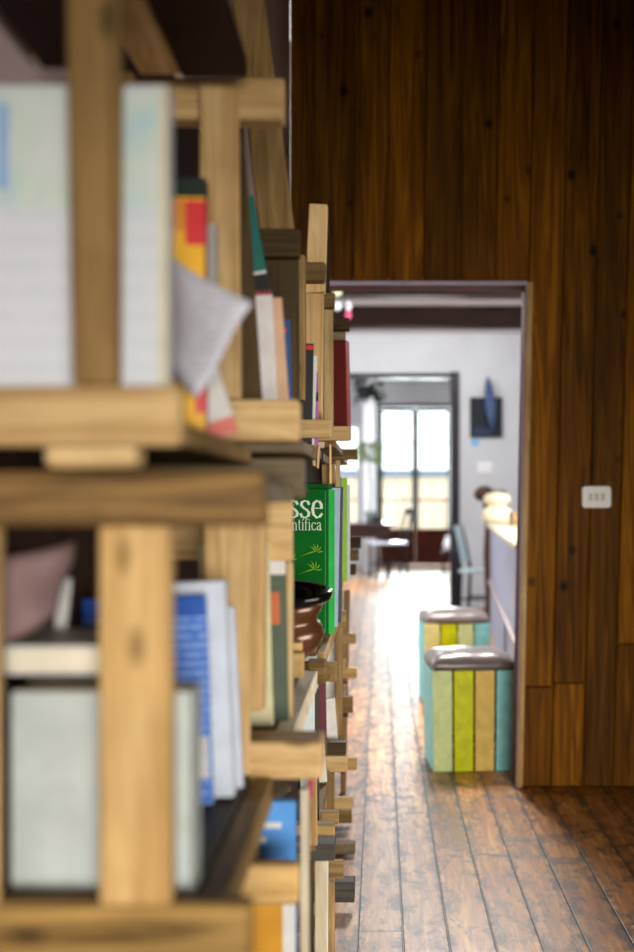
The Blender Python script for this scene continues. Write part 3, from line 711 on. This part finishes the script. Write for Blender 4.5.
# lettering on the cover (title words run left from the spine edge)
def letters(text, size, thick, thin):
    G = {   # strokes in a unit box: x-height 1
     's': [[(.58, .80), (.50, .95), (.32, 1.0), (.14, .92), (.10, .74), (.24, .58), (.44, .46), (.58, .30), (.54, .10), (.34, 0), (.14, .05), (.06, .22)]],
     'e': [[(.12, .56), (.64, .56), (.62, .78), (.50, .96), (.34, 1.0), (.16, .86), (.08, .52), (.14, .18), (.34, 0), (.52, .06), (.66, .22)]],
     'o': [[(.38, 1.0), (.16, .88), (.08, .5), (.16, .12), (.38, 0), (.60, .12), (.68, .5), (.60, .88), (.38, 1.0)]],
     'u': [[(.02, 1.0), (.16, 1.0), (.16, .25), (.28, .03), (.46, .04), (.62, .22)], [(.50, 1.0), (.62, 1.0), (.62, 0), (.76, 0)]],
     'r': [[(.02, 1.0), (.16, 1.0), (.16, 0)], [(.02, 0), (.32, 0)], [(.16, .72), (.30, .96), (.48, .98), (.5, .86)]],
     'a': [[(.10, .80), (.18, .97), (.36, 1.0), (.50, .86), (.50, .10), (.58, 0), (.68, .06)], [(.50, .62), (.22, .50), (.08, .28), (.16, .03), (.34, .04), (.50, .22)]],
     'L': [[(.0, 1.5), (.34, 1.5)], [(.17, 1.5), (.17, 0)], [(.0, 0), (.74, 0), (.80, .38)]],
     'n': [[(.02, 1.0), (.16, 1.0), (.16, 0)], [(.02, 0), (.30, 0)], [(.16, .78), (.34, .99), (.52, .94), (.58, .74), (.58, 0)], [(.46, 0), (.74, 0)]],
     't': [[(.18, 1.32), (.18, .2), (.26, .02), (.44, .06)], [(.0, 1.0), (.42, 1.0)]],
     'i': [[(.02, 1.0), (.16, 1.0), (.16, 0)], [(.02, 0), (.30, 0)], [(.13, 1.36), (.17, 1.28)]],
     '\u00ed': [[(.02, 1.0), (.16, 1.0), (.16, 0)], [(.02, 0), (.30, 0)], [(.12, 1.25), (.28, 1.55)]],
     'f': [[(.48, 1.42), (.34, 1.5), (.20, 1.38), (.17, 1.1), (.17, 0)], [(.0, 1.0), (.40, 1.0)], [(.03, 0), (.34, 0)]],
     'c': [[(.58, .80), (.50, .96), (.34, 1.0), (.16, .86), (.08, .5), (.16, .12), (.36, 0), (.52, .06), (.62, .2)]]}
    ADV = {'s': .72, 'e': .78, 'o': .82, 'u': .84, 'r': .58, 'a': .76, 'L': .92, 'n': .82, 't': .50, 'i': .40, '\u00ed': .40, 'f': .50, 'c': .72}
    polys = []; x = 0
    for ch in text:
        for st in G[ch]:
            for (ax, ay), (bx_, by) in zip(st, st[1:]):
                dx, dy = bx_-ax, by-ay; L = math.hypot(dx, dy) or 1e-6
                wd = (thin+(thick-thin)*abs(dy)/L)/2; nx, ny = -dy/L*wd, dx/L*wd; ex, ey = dx/L*wd*.5, dy/L*wd*.5
                polys.append([((x+px)*size, py*size) for px, py in ((ax-ex+nx, ay-ey+ny), (ax-ex-nx, ay-ey-ny), (bx_+ex-nx, by+ey-ny), (bx_+ex+nx, by+ey+ny))])
        x += ADV[ch]
    return polys, x*size
def title(text, xr, z, size, thick, thin, mat, parent, name):
    polys, wd = letters(text, size, thick, thin); m = MB()
    for k, p in enumerate(polys):
        y0 = -.0005-.00001*k
        m.pts([(xr-wd+a, y0, z+b) for a, b in p]+[(xr-wd+a, -.0001, z+b) for a, b in p], [(0, 1, 2, 3), (0, 4, 5, 1), (1, 5, 6, 2), (2, 6, 7, 3), (3, 7, 4, 0)])
    return m.build(name, mat, parent)
INK = c_('title_cream', '#eaf2e2', .5)
title('Larousse', -.010, hh-.063, .0375, .17, .05, INK, enc, 'title')
title('cient\u00edfica', -.014, hh-.091, .0172, .12, .05, INK, enc, 'subtitle')
MB().box((-.0075, -.0007, .004), (-.0062, -.0001, hh-.004)).build('hinge_line', c_('hinge_green', '#4fae62', .4), enc)
SPR = c_('sprig_yellow_green', '#7fb42a', .5)
for k, (cx_, cz_, s_) in enumerate(((-.030, hh-.138, 1.0), (-.034, hh-.178, 1.1), (-.09, hh-.155, 1.0))):
    m = MB()
    for a in (-10, 25, 60, 95, 130): 
        A = math.radians(a); m.tube([(cx_, -.0003, cz_), (cx_+.010*s_*math.cos(A), -.0003, cz_+.010*s_*math.sin(A)), (cx_+.017*s_*math.cos(A+.2), -.0003, cz_+.017*s_*math.sin(A+.2))], .002, 6, [.0008, .0018, .0006])
    m.tube([(cx_, -.0003, cz_), (cx_-.015, -.0003, cz_-.004), (cx_-.036, -.0003, cz_-.012)], .001, 6, [.0012, .0016, .0006])
    m.build('sprig', SPR, enc)
for label, pxr, py0, Y, wd, c in (('blue grey book just right of the green encyclopedia', 337.5, 488, 3.10, .03, '#9fb2c8'),
                                  ('dark slate book behind the blue grey one', 340.8, 487, 3.22, .03, '#2c3a44'),
                                  ('slim mid blue book behind the dark slate one', 341.5, 520, 3.3, .02, '#44607c')):
    book(label, wx(pxr, Y), Y, Z, wd, .14, wz(py0, Y)-Z, c_('cov'+c, c, .45), rot=(0, 1, 0) if wd > .025 else (0, 0, 0))
Z = .4005
for label, pxr, py0, Y, wd, d, c, rot in (('pastel printed booklet under the dark log end', 314.6, 686, 2.78, .006, .03, '#cfdcd8', 0),
                                 ('dark brown leaning book under the log end', 319, 690, 2.84, .02, .06, '#3a2a1c', 0),
                                 ('slim maroon book under the log end', 327, 640, 3.62, .012, .02, '#6a2236', -1),
                                 ('white leaning book right of the maroon one', 338.5, 700, 3.64, .02, .07, '#e4e0d6', -4),
                                 ('pale cream leaning book on the lowest shelf', 327, 776, 3.25, .02, .06, '#e2d9c4', -5)):
    h_ = wz(py0, Y)-Z
    if c == '#e2d9c4': h_ = .10
    if c == '#6a2236': h_ = .32
    book(label, wx(pxr, Y), Y, Z, wd, d, h_, c_('cov'+c, c, .5), rot=(0, rot, 0), soft=wd < .01)
# ---- fourth unit
Z = 1.2625; Y = 3.66
rb = book('tall dark red hardback standing alone near the doorway', wx(347, Y), Y, Z, .055, .16, wz(341, Y)-Z, c_('brick_red', '#64140c', .4), rot=(0, -1.2, -9))
MB().box((.0003, .001, .0005), (.0025, .054, wz(341, Y)-Z-.0005), .001).build('spine', c_('spine_red', '#c23a24', .4), rb)['label'] = 'lighter red spine'
Z = .8605
book('lime green book standing out past the dark slate one', wx(347, 3.86), 3.86, Z, .03, .14, wz(478, 3.86)-Z, c_('lime', '#93c11e', .45))
book('slim teal topped book beside the lime green one', wx(341, 3.82), 3.81, Z, .02, .14, wz(477, 3.82)-Z, c_('teal_dark', '#1f6a70', .45))
book('pale book behind the lime green one', wx(350, 4.0), 3.99, Z, .03, .14, wz(485, 4.0)-Z, c_('pale_grey_two', '#cfd3d6', .45))
Z = .4205
for label, pxr, py0, Y, wd, c, rot in (('white book standing upright, far low shelf', 341, 640, 3.9, .03, '#e6e2da', 0), ('white slanting book on the far low shelf', 340, 690, 4.0, .02, '#ece8de', -3),
                                       ('dull brown book on the far low shelf', 338, 660, 4.1, .03, '#5a4632', 0)):
    book(label, wx(pxr, Y)-.01, Y, Z, wd, .13, wz(py0, Y)-Z if wz(py0, Y) > Z+.08 else .2, c_('cov'+c, c, .5), rot=(0, rot, 0))

# ================================================================== STOOLS
VINYL = c_('silver_vinyl', '#7a706d', .29, .0, .06, .5); 
SL = {'mint': c_('slat_mint', '#e2f7aa', .45), 'lime': c_('slat_lime', '#dfe800', .45), 'ochre': c_('slat_ochre', '#f4d06c', .45), 'turq': c_('slat_turquoise', '#94e4e4', .45), 'straw': c_('slat_straw', '#fcf09c', .45)}
STIN = wood('dark', 'z')
def stool(label, cx_, cy_, rot, front, wd=.345, dp=.345, H=.405):
    o = bpy.data.objects.new('stool', None); COL.objects.link(o); o.location = (cx_, cy_, 0); o.rotation_euler = (0, 0, math.radians(rot))
    o['_base'] = (0, 0, 0); BASES.append(o); tag(o, label, 'stool', 'slatted stools along the counter')
    n = 4; gap = .008; sw = (wd-.004-gap*(n-1))/n
    for side in range(4):
        R = Matrix.Rotation(math.pi/2*side, 4, 'Z')
        cols = front if side == 0 else (front[::-1] if side == 2 else ['turq']*4)
        for k in range(n):
            x0 = -wd/2+.002+k*(sw+gap)
            m = MB(); m.M = R; kk = .97
            xa, xb = x0, x0+sw
            if side in (0, 2): pass
            else: xa, xb = max(xa, -wd/2+.018), min(xb, wd/2-.018)
            c = [(xa*kk, -dp/2*kk, 0.001), (xb*kk, -dp/2*kk, .001), (xb*kk, -dp/2*kk+.014, .001), (xa*kk, -dp/2*kk+.014, .001),
                 (xa, -dp/2, H), (xb, -dp/2, H), (xb, -dp/2+.014, H), (xa, -dp/2+.014, H)]
            m.hexa(c, .003, 2)
            p = m.build('slat', SL[cols[k]], o)
            p['label'] = {'mint': 'pale green slat', 'lime': 'yellow green slat', 'ochre': 'ochre slat', 'turq': 'turquoise slat', 'straw': 'straw yellow slat'}[cols[k]]
    for z in (.06, H-.045):
        m = MB(); i = wd/2-.016
        m.box((-i, -i, z), (i, -i+.02, z+.035)); m.box((-i, i-.02, z), (i, i, z+.035)); m.box((-i, -i+.02, z), (-i+.02, i-.02, z+.035)); m.box((i-.02, -i+.02, z), (i, i-.02, z+.035))
        m.build('inner_frame', STIN, o)
    # cushion: a soft box with a welt
    bm = bmesh.new(); N = 14; a = wd/2+.006
    def P(u, v, top):
        x, y = (u*2-1), (v*2-1)
        f = (1-abs(x)**5)*(1-abs(y)**5)
        sx = a*(1-.05*(y*y)*(abs(x)**6)); sy = a*(1-.05*(x*x)*(abs(y)**6))
        return Vector((x*sx, y*sy, (H+.032+.032*f**.5+.010*(1-x*x)*(1-y*y)+.002*math.sin(9*x+4*y)) if top else H+.001))
    T = [[bm.verts.new(P(i/N, j/N, True)) for j in range(N+1)] for i in range(N+1)]
    B = [[bm.verts.new(P(i/N, j/N, False)) for j in range(N+1)] for i in range(N+1)]
    for i in range(N):
        for j in range(N):
            bm.faces.new((T[i][j], T[i+1][j], T[i+1][j+1], T[i][j+1])).smooth = True; bm.faces.new((B[i][j], B[i][j+1], B[i+1][j+1], B[i+1][j]))
    for i in range(N):
        for A_, B_ in (((i, 0), (i+1, 0)), ((i+1, N), (i, N)), ((0, i+1), (0, i)), ((N, i), (N, i+1))):
            bm.faces.new((T[A_[0]][A_[1]], B[A_[0]][A_[1]], B[B_[0]][B_[1]], T[B_[0]][B_[1]])).smooth = True
    m = MB(); m.add(bm); cu = m.build('seat_cushion', VINYL, o); cu['label'] = 'silvery grey vinyl cushion'
    sub = cu.modifiers.new('soft', 'SUBSURF'); sub.levels = 1; sub.render_levels = 2
    return o
stool('nearer slatted stool, pale green, lime, ochre and turquoise slats under a silver cushion', .369, 5.325+.185, 4.5, ['mint', 'lime', 'ochre', 'turq'], H=.41)
stool('farther slatted stool partly hidden behind the nearer one', .405, 7.1+.2, 4, ['straw', 'lime', 'mint', 'turq'], wd=.36, dp=.36, H=.432)

# ================================================================== COUNTER
A0, A1 = Vector((.565, 5.32, 0)), Vector((.845, 10.25, 0))
dv = (A1-A0).normalized(); nv = Vector((dv.y, -dv.x, 0))
def along(s, off, z): p = A0+dv*s+nv*off; return (p.x, p.y, z)
LN = (A1-A0).length
PANEL = wood('bleached', 'z', .55)
m_, n_, l_, b_ = nt('lilac_white_boards'); v_ = objco(n_, l_, (20, 20, 2)); g_ = noise(n_, l_, v_, 1.0, 4, .6)
l_.new(ramp(n_, l_, g_, [(.3, rgb('#8a8ea6')), (.7, rgb('#b2b8cc'))]), b_.inputs['Base Color']); b_.inputs['Roughness'].default_value = .5; LB = m_
t = thing('counter', 'long pale lilac boarded counter with a cream wooden top behind the stools', 'counter', tuple(A0+dv*2+nv*.25))
def slabm(m, s0, s1, o0, o1, z0, z1, bev=.003):
    c = [along(s0, o0, z0), along(s1, o0, z0), along(s1, o1, z0), along(s0, o1, z0), along(s0, o0, z1), along(s1, o0, z1), along(s1, o1, z1), along(s0, o1, z1)]
    m.hexa(c, bev); return m
m = MB(); nb = 42
for k in range(nb): slabm(m, LN*k/nb+.002, LN*(k+1)/nb-.002, .012, .03, .06, .885, .004)
slabm(m, 0, LN, .03, .45, .02, .885)
m.build('front_panel', LB, t)
slabm(MB(), 0, LN, .004, .03, .001, .08).build('plinth', wood('orange', 'x'), t)
slabm(MB(), -.0, LN+.02, -.02, .5, .886, .928, .012).build('top', wood('bleached', 'y', .4), t)
m = MB(); n_ = 240
m.tube([along(LN*k/n_, .004, .47) for k in range(n_+1)], .01, 8, [.007+.007*abs(math.sin(math.pi*k/4)) for k in range(n_+1)])
m.build('bead_moulding', plain('cream_bead', '#b5a9a6', .6), t)
# turned finial at the far end of the counter
px = along(LN-.10, .06, 0)
t = thing('finial', 'cream turned wooden post knob on the far end of the counter', 'post knob', (px[0], px[1], .929))
m = MB(); m.lathe([(0, 0), (.10, 0), (.115, .02), (.12, .06), (.11, .10), (.075, .118), (.06, .128), (.085, .142), (.105, .165), (.105, .19), (.085, .215), (.04, .23), (0, .232)], (px[0], px[1], .929), 28)
m.build('turned_knob', plain('cream_wood', '#e8d9b4', .4), t)
# dark carved figure beside it
fx = along(LN-.30, .30, 0); fx = (wx(489, 12.0), 12.0)
m = MB(); z0 = 0
t = thing('coat_stand', 'dark carved wooden stand rising behind the counter end', 'stand', (fx[0], fx[1], 0))
BRN = plain('carved_brown', '#4a3022', .5)
m.lathe([(0, 0), (.13, 0), (.13, .03), (.05, .06), (.035, .2), (.05, .6), (.035, .9), (.055, 1.04), (.05, 1.1), (0, 1.1)], (fx[0], fx[1], 0), 20); m.build('stem', BRN, t)
m = MB(); m.lathe([(0, 1.08), (.07, 1.1), (.105, 1.14), (.085, 1.19), (.05, 1.22), (0, 1.23)], (fx[0]-.04, fx[1], 0), 18); m.lathe([(0, 1.07), (.05, 1.09), (.075, 1.13), (.06, 1.18), (0, 1.19)], (fx[0]+.10, fx[1], 0), 18); m.build('carved_head', BRN, t)
# things on the counter
def flat_box(name, label, cat, s, off, sx, sy, h, mat, z=.9285):
    p = A0+dv*s+nv*off; m = MB(); m.box((p.x-sx/2, p.y-sy/2, z), (p.x+sx/2, p.y+sy/2, z+h), .004)
    return tag(m.build(name, mat, None, org=(p.x, p.y, z)), label, cat)
t_ = flat_box('wooden_crate', 'low brown wooden tray towards the far end of the counter', 'tray', LN-1.25, .27, .30, .34, .085, wood('honey', 'x'))
MB().lathe([(0, 0), (.035, 0), (.05, .03), (.045, .075), (.0, .078)], (0, 0, .0), 18)
p = A0+dv*(LN-2.0)+nv*.3
m = MB(); m.lathe([(0, 0), (.03, 0), (.055, .03), (.06, .055), (.055, .056), (.03, .012), (0, .01)], (p.x, p.y, .9285), 24)
tag(m.build('cup', plain('white_china', '#eeeeee', .2), None, org=(p.x, p.y, .9285)), 'small white bowl standing on the counter near the tray', 'bowl')
flat_box('folded_cloth', 'folded yellow cloth on the nearer part of the counter top', 'cloth', 1.3, .16, .18, .22, .02, plain('cloth_yellow', '#d8c14a', .9))

# ================================================================== CHAIR by the counter, far end
CY = plain('pale_cyan_panel', '#c4dde2', .3); CHD = plain('chair_black', '#17161c', .4)
def chair(label, x, y, rz, sc=1.0, pad=None, group=None, opn=False):
    o = bpy.data.objects.new('chair', None); COL.objects.link(o); o.location = (x, y, 0); o.rotation_euler = (0, 0, math.radians(rz)); o.scale = (sc,)*3
    o['_base'] = (0, 0, 0); BASES.append(o); tag(o, label, 'chair', group)
    for sx in (-1, 1):
        MB().tube([(sx*.18, -.18, .0), (sx*.18, -.18, .44)], .016).build('leg', CHD, o)
        MB().tube([(sx*.18, .20, .0), (sx*.18, .18, .44), (sx*.175, .22, .66), (sx*.17, .27, .86)], .016).build('leg', CHD, o)
    MB().box((-.21, -.21, .425), (.21, .20, .455), .01, 2).build('seat', pad or CHD, o)
    m = MB(); zlo = .78 if opn else .52; ylo = .249 if opn else .188
    m.hexa([(-.17, ylo, zlo), (.17, ylo, zlo), (.17, ylo+.027, zlo), (-.17, ylo+.027, zlo)] + [(-.165, .262, .86), (.165, .262, .86), (.165, .285, .86), (-.165, .285, .86)], .01, 2)
    m.build('backrest', pad or CHD, o)
    for z in (.18,):
        MB().tube([(-.18, -.18, z), (-.18, .195, z)], .010).build('stretcher', CHD, o); MB().tube([(.18, -.18, z), (.18, .195, z)], .010).build('stretcher', CHD, o)
    return o
chair('chair with pale cyan backrest standing between the counter end and the grey wall', .98, 12.4, 72, 1.0, CY)

# ================================================================== ON THE DINING ROOM'S BACK WALL
yb = Y2-.002
def wp(px, py): return wx(px, Y2), wz(py, Y2)
x0, z1 = wp(470, 397.5); x1, z0 = wp(502, 437.5)
t = thing('painting', 'dark navy painting hanging on the grey wall right of the far doorway', 'painting', ((x0+x1)/2, yb, z0))
MB().box((x0, yb-.035, z0), (x1, yb, z1), .004).build('canvas', plain('navy_black_paint', '#10151f', .5, vary=.3), t)
m = MB(); m.box((x0+.03, yb-.036, z0+.02), (x1-.10, yb-.0345, z0+.10)); m.build('paint_patch', plain('dusk_blue', '#22304a', .5), t)
m = MB(); cxm = wx(487, Y2); pts = [(378, .012), (384, .03), (392, .045), (400, .055), (408, .06), (416, .05), (424, .032), (430, .012)]
m.tube([(cxm+(py-378)*.0009, yb-.105, wz(py, Y2)) for py, r in pts], .03, 12, [r for py, r in pts])
t = tag(m.build('hanging_ornament', plain('slate_blue_cloth', '#46587c', .7, vary=.2), None, org=(cxm, yb-.105, wz(430, Y2))), 'slender slate blue cloth ornament hanging in front of the dark painting', 'ornament')
x0, z1 = wp(471, 439); x1, z0 = wp(479, 446)
tag(MB().box((x0, yb-.004, z0), (x1, yb, z1), .001).build('note', plain('tag_blue', '#7fb4dc', .6), None, org=(x0, yb, z0)), 'small light blue note below the dark painting', 'note')
x0, z1 = wp(477.5, 462); x1, z0 = wp(492.5, 473.5)
t = thing('light_switch', 'white double switch plate on the grey wall below the painting', 'light switch', ((x0+x1)/2, yb, z0))
MB().box((x0, yb-.010, z0), (x1, yb, z1), .004, 2).build('plate', WHITE, t)
for k in (.28, .72):
    xm = x0+(x1-x0)*k; MB().box((xm-.025, yb-.016, z0+.025), (xm+.025, yb-.010, z1-.025), .002).build('rocker', WHITE, t)
# outlet plate on the plank wall
yw = YW-.001
x0, x1, z0, z1 = wx(581.5, YW), wx(611, YW), wz(508, YW), wz(486, YW)
t = thing('socket_plate', 'white three-socket plate on the dark plank wall right of the doorway', 'socket', ((x0+x1)/2, yw, z0))
m = MB(); bmx = m.bm; n = 8; r = .014; ring = []
for cx_, cz_, a0 in ((x1-r, z1-r, 0), (x0+r, z1-r, 90), (x0+r, z0+r, 180), (x1-r, z0+r, 270)):
    for k in range(n+1): A = math.radians(a0+90*k/n); ring.append((cx_+r*math.cos(A), cz_+r*math.sin(A)))
K = len(ring); cxp, czp = (x0+x1)/2, (z0+z1)/2
m.pts([(a, yw, b) for a, b in ring]+[(a, yw-.007, b) for a, b in ring]+[(cxp+(a-cxp)*.93, yw-.0105, czp+(b-czp)*.9) for a, b in ring],
      [(i, (i+1) % K, K+(i+1) % K, K+i) for i in range(K)]+[(K+i, K+(i+1) % K, 2*K+(i+1) % K, 2*K+i) for i in range(K)]+[tuple(range(2*K, 3*K)), tuple(range(K))[::-1]])
m.build('plate', plain('ivory_plastic', '#fffbf2', .3, vary=.01), t)
for k in (-1, 0, 1):
    xm = cxp+k*.0235
    f = MB().box((xm-.0095, yw-.0125, czp-.017), (xm+.0095, yw-.0103, czp+.017), .001).build('socket', plain('ivory_inset', '#efe9dc', .35, vary=.01), t)
    m = MB(); m.box((xm-.005, yw-.0128, czp+.004), (xm+.005, yw-.0124, czp+.008)); m.box((xm-.005, yw-.0128, czp-.008), (xm+.005, yw-.0124, czp-.004)); m.build('slot', plain('slot_grey', '#8a8378', .5), f)

# ornaments hanging left of the doorway, in the dining room
def ornament(label, px, blobs, Y, mats, ztop=2.62):
    x = wx(px, Y); zs = [wz(b[0], Y) for b in blobs]
    t = thing('hanging_ornament', label, 'ornament', (x, Y, zs[-1]), 'ornaments hung from the beam')
    MB().tube([(x, Y, zs[-1]), (x, Y, ztop)], .003, 6).build('cord', plain('cord_grey', '#777777', .7), t)
    for (py, r, h), mt in zip(blobs, mats):
        R = r*Y/F; H_ = h*Y/F; z = wz(py, Y)
        MB().lathe([(0, -H_), (R*.7, -H_*.72), (R, 0), (R*.7, H_*.72), (0, H_)] if h < 6 else [(0, -H_), (R*.8, -H_*.95), (R, -H_*.4), (R*.8, H_*.6), (R*.3, H_), (0, H_)], (x, Y, z), 20).build('bauble', mt, t)
CB = plain('pale_green_bauble', '#dfe2b4', .35); CW = plain('mint_white_bauble', '#dcebe4', .35)
ornament('pale yellow green baubles hung one over the other at the doorway left', 337.5, [(292, 4.6, 5), (306, 4.6, 5)], 9.7, [CB, CW])
ornament('white and pink hanging bell right beside the pale baubles', 348.5, [(306, 3.4, 5.5), (315, 3.4, 5)], 9.72, [plain('bell_white', '#ece4e6', .35), plain('bell_pink', '#d8587a', .35)])

# ================================================================== FAR ROOM
YT = 18.6; TD = wood('umber', 'x', .35)
t = thing('table', 'dark wooden dining table in the far room left of the glazed door', 'table', (wx(366, YT), YT+.4, 0))
xa, xb = wx(330, YT), wx(395, YT)
MB().box((xa, YT, .74), (xb, YT+.9, .775), .006).build('tabletop', plain('table_gloss', '#3a2c2c', .18), t)
MB().box((xa+.04, YT+.04, .56), (xb-.06, YT+.86, .738), .004).build('apron', TD, t)
for sx in (xa+.05, xb-.12):
    for sy in (YT+.05, YT+.79): MB().box((sx, sy, 0), (sx+.06, sy+.06, .56), .004).build('leg', TD, t)
chair('dark open-backed chair with a shiny pale seat at the right end of the far table', wx(388, 18.5), 18.3, -78, 1.15, None, opn=True)
for c in [o for o in COL.objects if o.parent and o.parent.get('label', '').startswith('dark open-backed')]:
    if c.name.startswith('seat'): c.data.materials[0] = plain('seat_pale', '#c9d3dc', .2); c['label'] = 'shiny pale seat'
tag(MB().box((wx(373, 18.9), 18.9, .776), (wx(383, 18.9), 19.1, .87), .006).build('napkin_box', plain('box_dark', '#15171c', .4), None, org=(wx(378, 18.9), 19.0, .776)), 'small dark box standing on the far table', 'box')
# white column with hanging pot and trailing plant
struct('column', MB().box((wx(363, 20), 20, 0), (wx(376, 20), 20.18, ZC3), .01), WHITE)
yp = 19.6; xp = wx(366, yp)
t = thing('hanging_planter', 'dark hanging pot with drooping dark leaves in front of the white column', 'planter', (xp, yp, wz(402, yp)))
m = MB(); m.lathe([(0, 0), (.07, 0), (.11, .08), (.12, .17), (.11, .17), (.09, .06), (0, .05)], (xp, yp, wz(398, yp)), 20); m.build('pot', plain('pot_dark', '#18181a', .5), t)
MB().tube([(xp, yp, wz(398, yp)+.05), (xp, yp, ZC3)], .006, 6).build('cord', CHD, t)
def leaves(m, cx_, cy_, cz_, n, r, hz, size):
    for _ in range(n):
        a = random.uniform(0, 2*math.pi); rr = r*random.random()**.5; z = cz_+random.uniform(-hz, hz)
        p = Vector((cx_+rr*math.cos(a), cy_+rr*math.sin(a), z)); d = Vector((math.cos(a), math.sin(a), random.uniform(-.9, .5))).normalized()
        s = d.cross(Vector((0, 0, 1))).normalized(); L = size*random.uniform(.7, 1.3); u = s.cross(d)*.15*L
        m.pts([p, p+d*L*.5+s*L*.22+u, p+d*L, p+d*L*.5-s*L*.22+u, p+d*L*.5-u*.3], [(0, 1, 4), (1, 2, 4), (2, 3, 4), (3, 0, 4)])
m = MB(); leaves(m, xp+.05, yp, wz(390, yp), 90, .14, .16, .14); m.build('foliage', plain('leaf_dark', '#1b2a1d', .5), t)
xp2, yp2 = wx(370, 19.3), 19.3
t = thing('potted_plant', 'light green leafy plant in a pale pot on the back of the far table', 'plant', (xp2, yp2, .776))
m = MB(); m.lathe([(0, 0), (.06, 0), (.085, .16), (.08, .165), (.06, .1), (0, .1)], (xp2, yp2, .776), 20); m.build('pot', plain('pot_grey', '#6a7470', .5), t)
MB().tube([(xp2, yp2, .87), (xp2+.02, yp2, 1.3), (xp2-.02, yp2, 1.7)], .012, 6).build('stem', plain('stem_green', '#4c5a2c', .6), t)
m = MB(); leaves(m, xp2-.01, yp2, 1.80, 130, .13, .14, .13); m.build('foliage', plain('leaf_light', '#7c9060', .5), t)
# small stand with a white jug by the right of the glazed door
ys = 19.4; xs = wx(449, ys)
t = thing('side_stand', 'small dark wooden stand right of the glazed double door', 'stand', (xs, ys, 0))
MB().box((xs-.11, ys-.11, .33), (xs+.11, ys+.11, .36), .004).build('top', TD, t)
for sx in (-1, 1):
    for sy in (-1, 1): MB().box((xs+sx*.085-.015, ys+sy*.085-.015, 0), (xs+sx*.085+.015, ys+sy*.085+.015, .33)).build('leg', TD, t)
m = MB(); m.lathe([(0, 0), (.05, 0), (.085, .06), (.08, .12), (.05, .16), (.055, .2), (.062, .215), (.05, .21), (0, .15)], (xs, ys, .3605), 24)
t = tag(m.build('jug', plain('white_china', '#eeeeee', .2), None, org=(xs, ys, .3605)), 'rounded white jug standing on the small dark stand', 'jug')
m = MB(); m.tube([(xs+.05, ys, .3605+.17), (xs+.11, ys, .3605+.16), (xs+.115, ys, .3605+.10), (xs+.08, ys, .3605+.06)], .01, 8); m.build('handle', plain('white_china', '#eeeeee', .2), t)

for o in BASES:
    if '_base' in o: del o['_base']
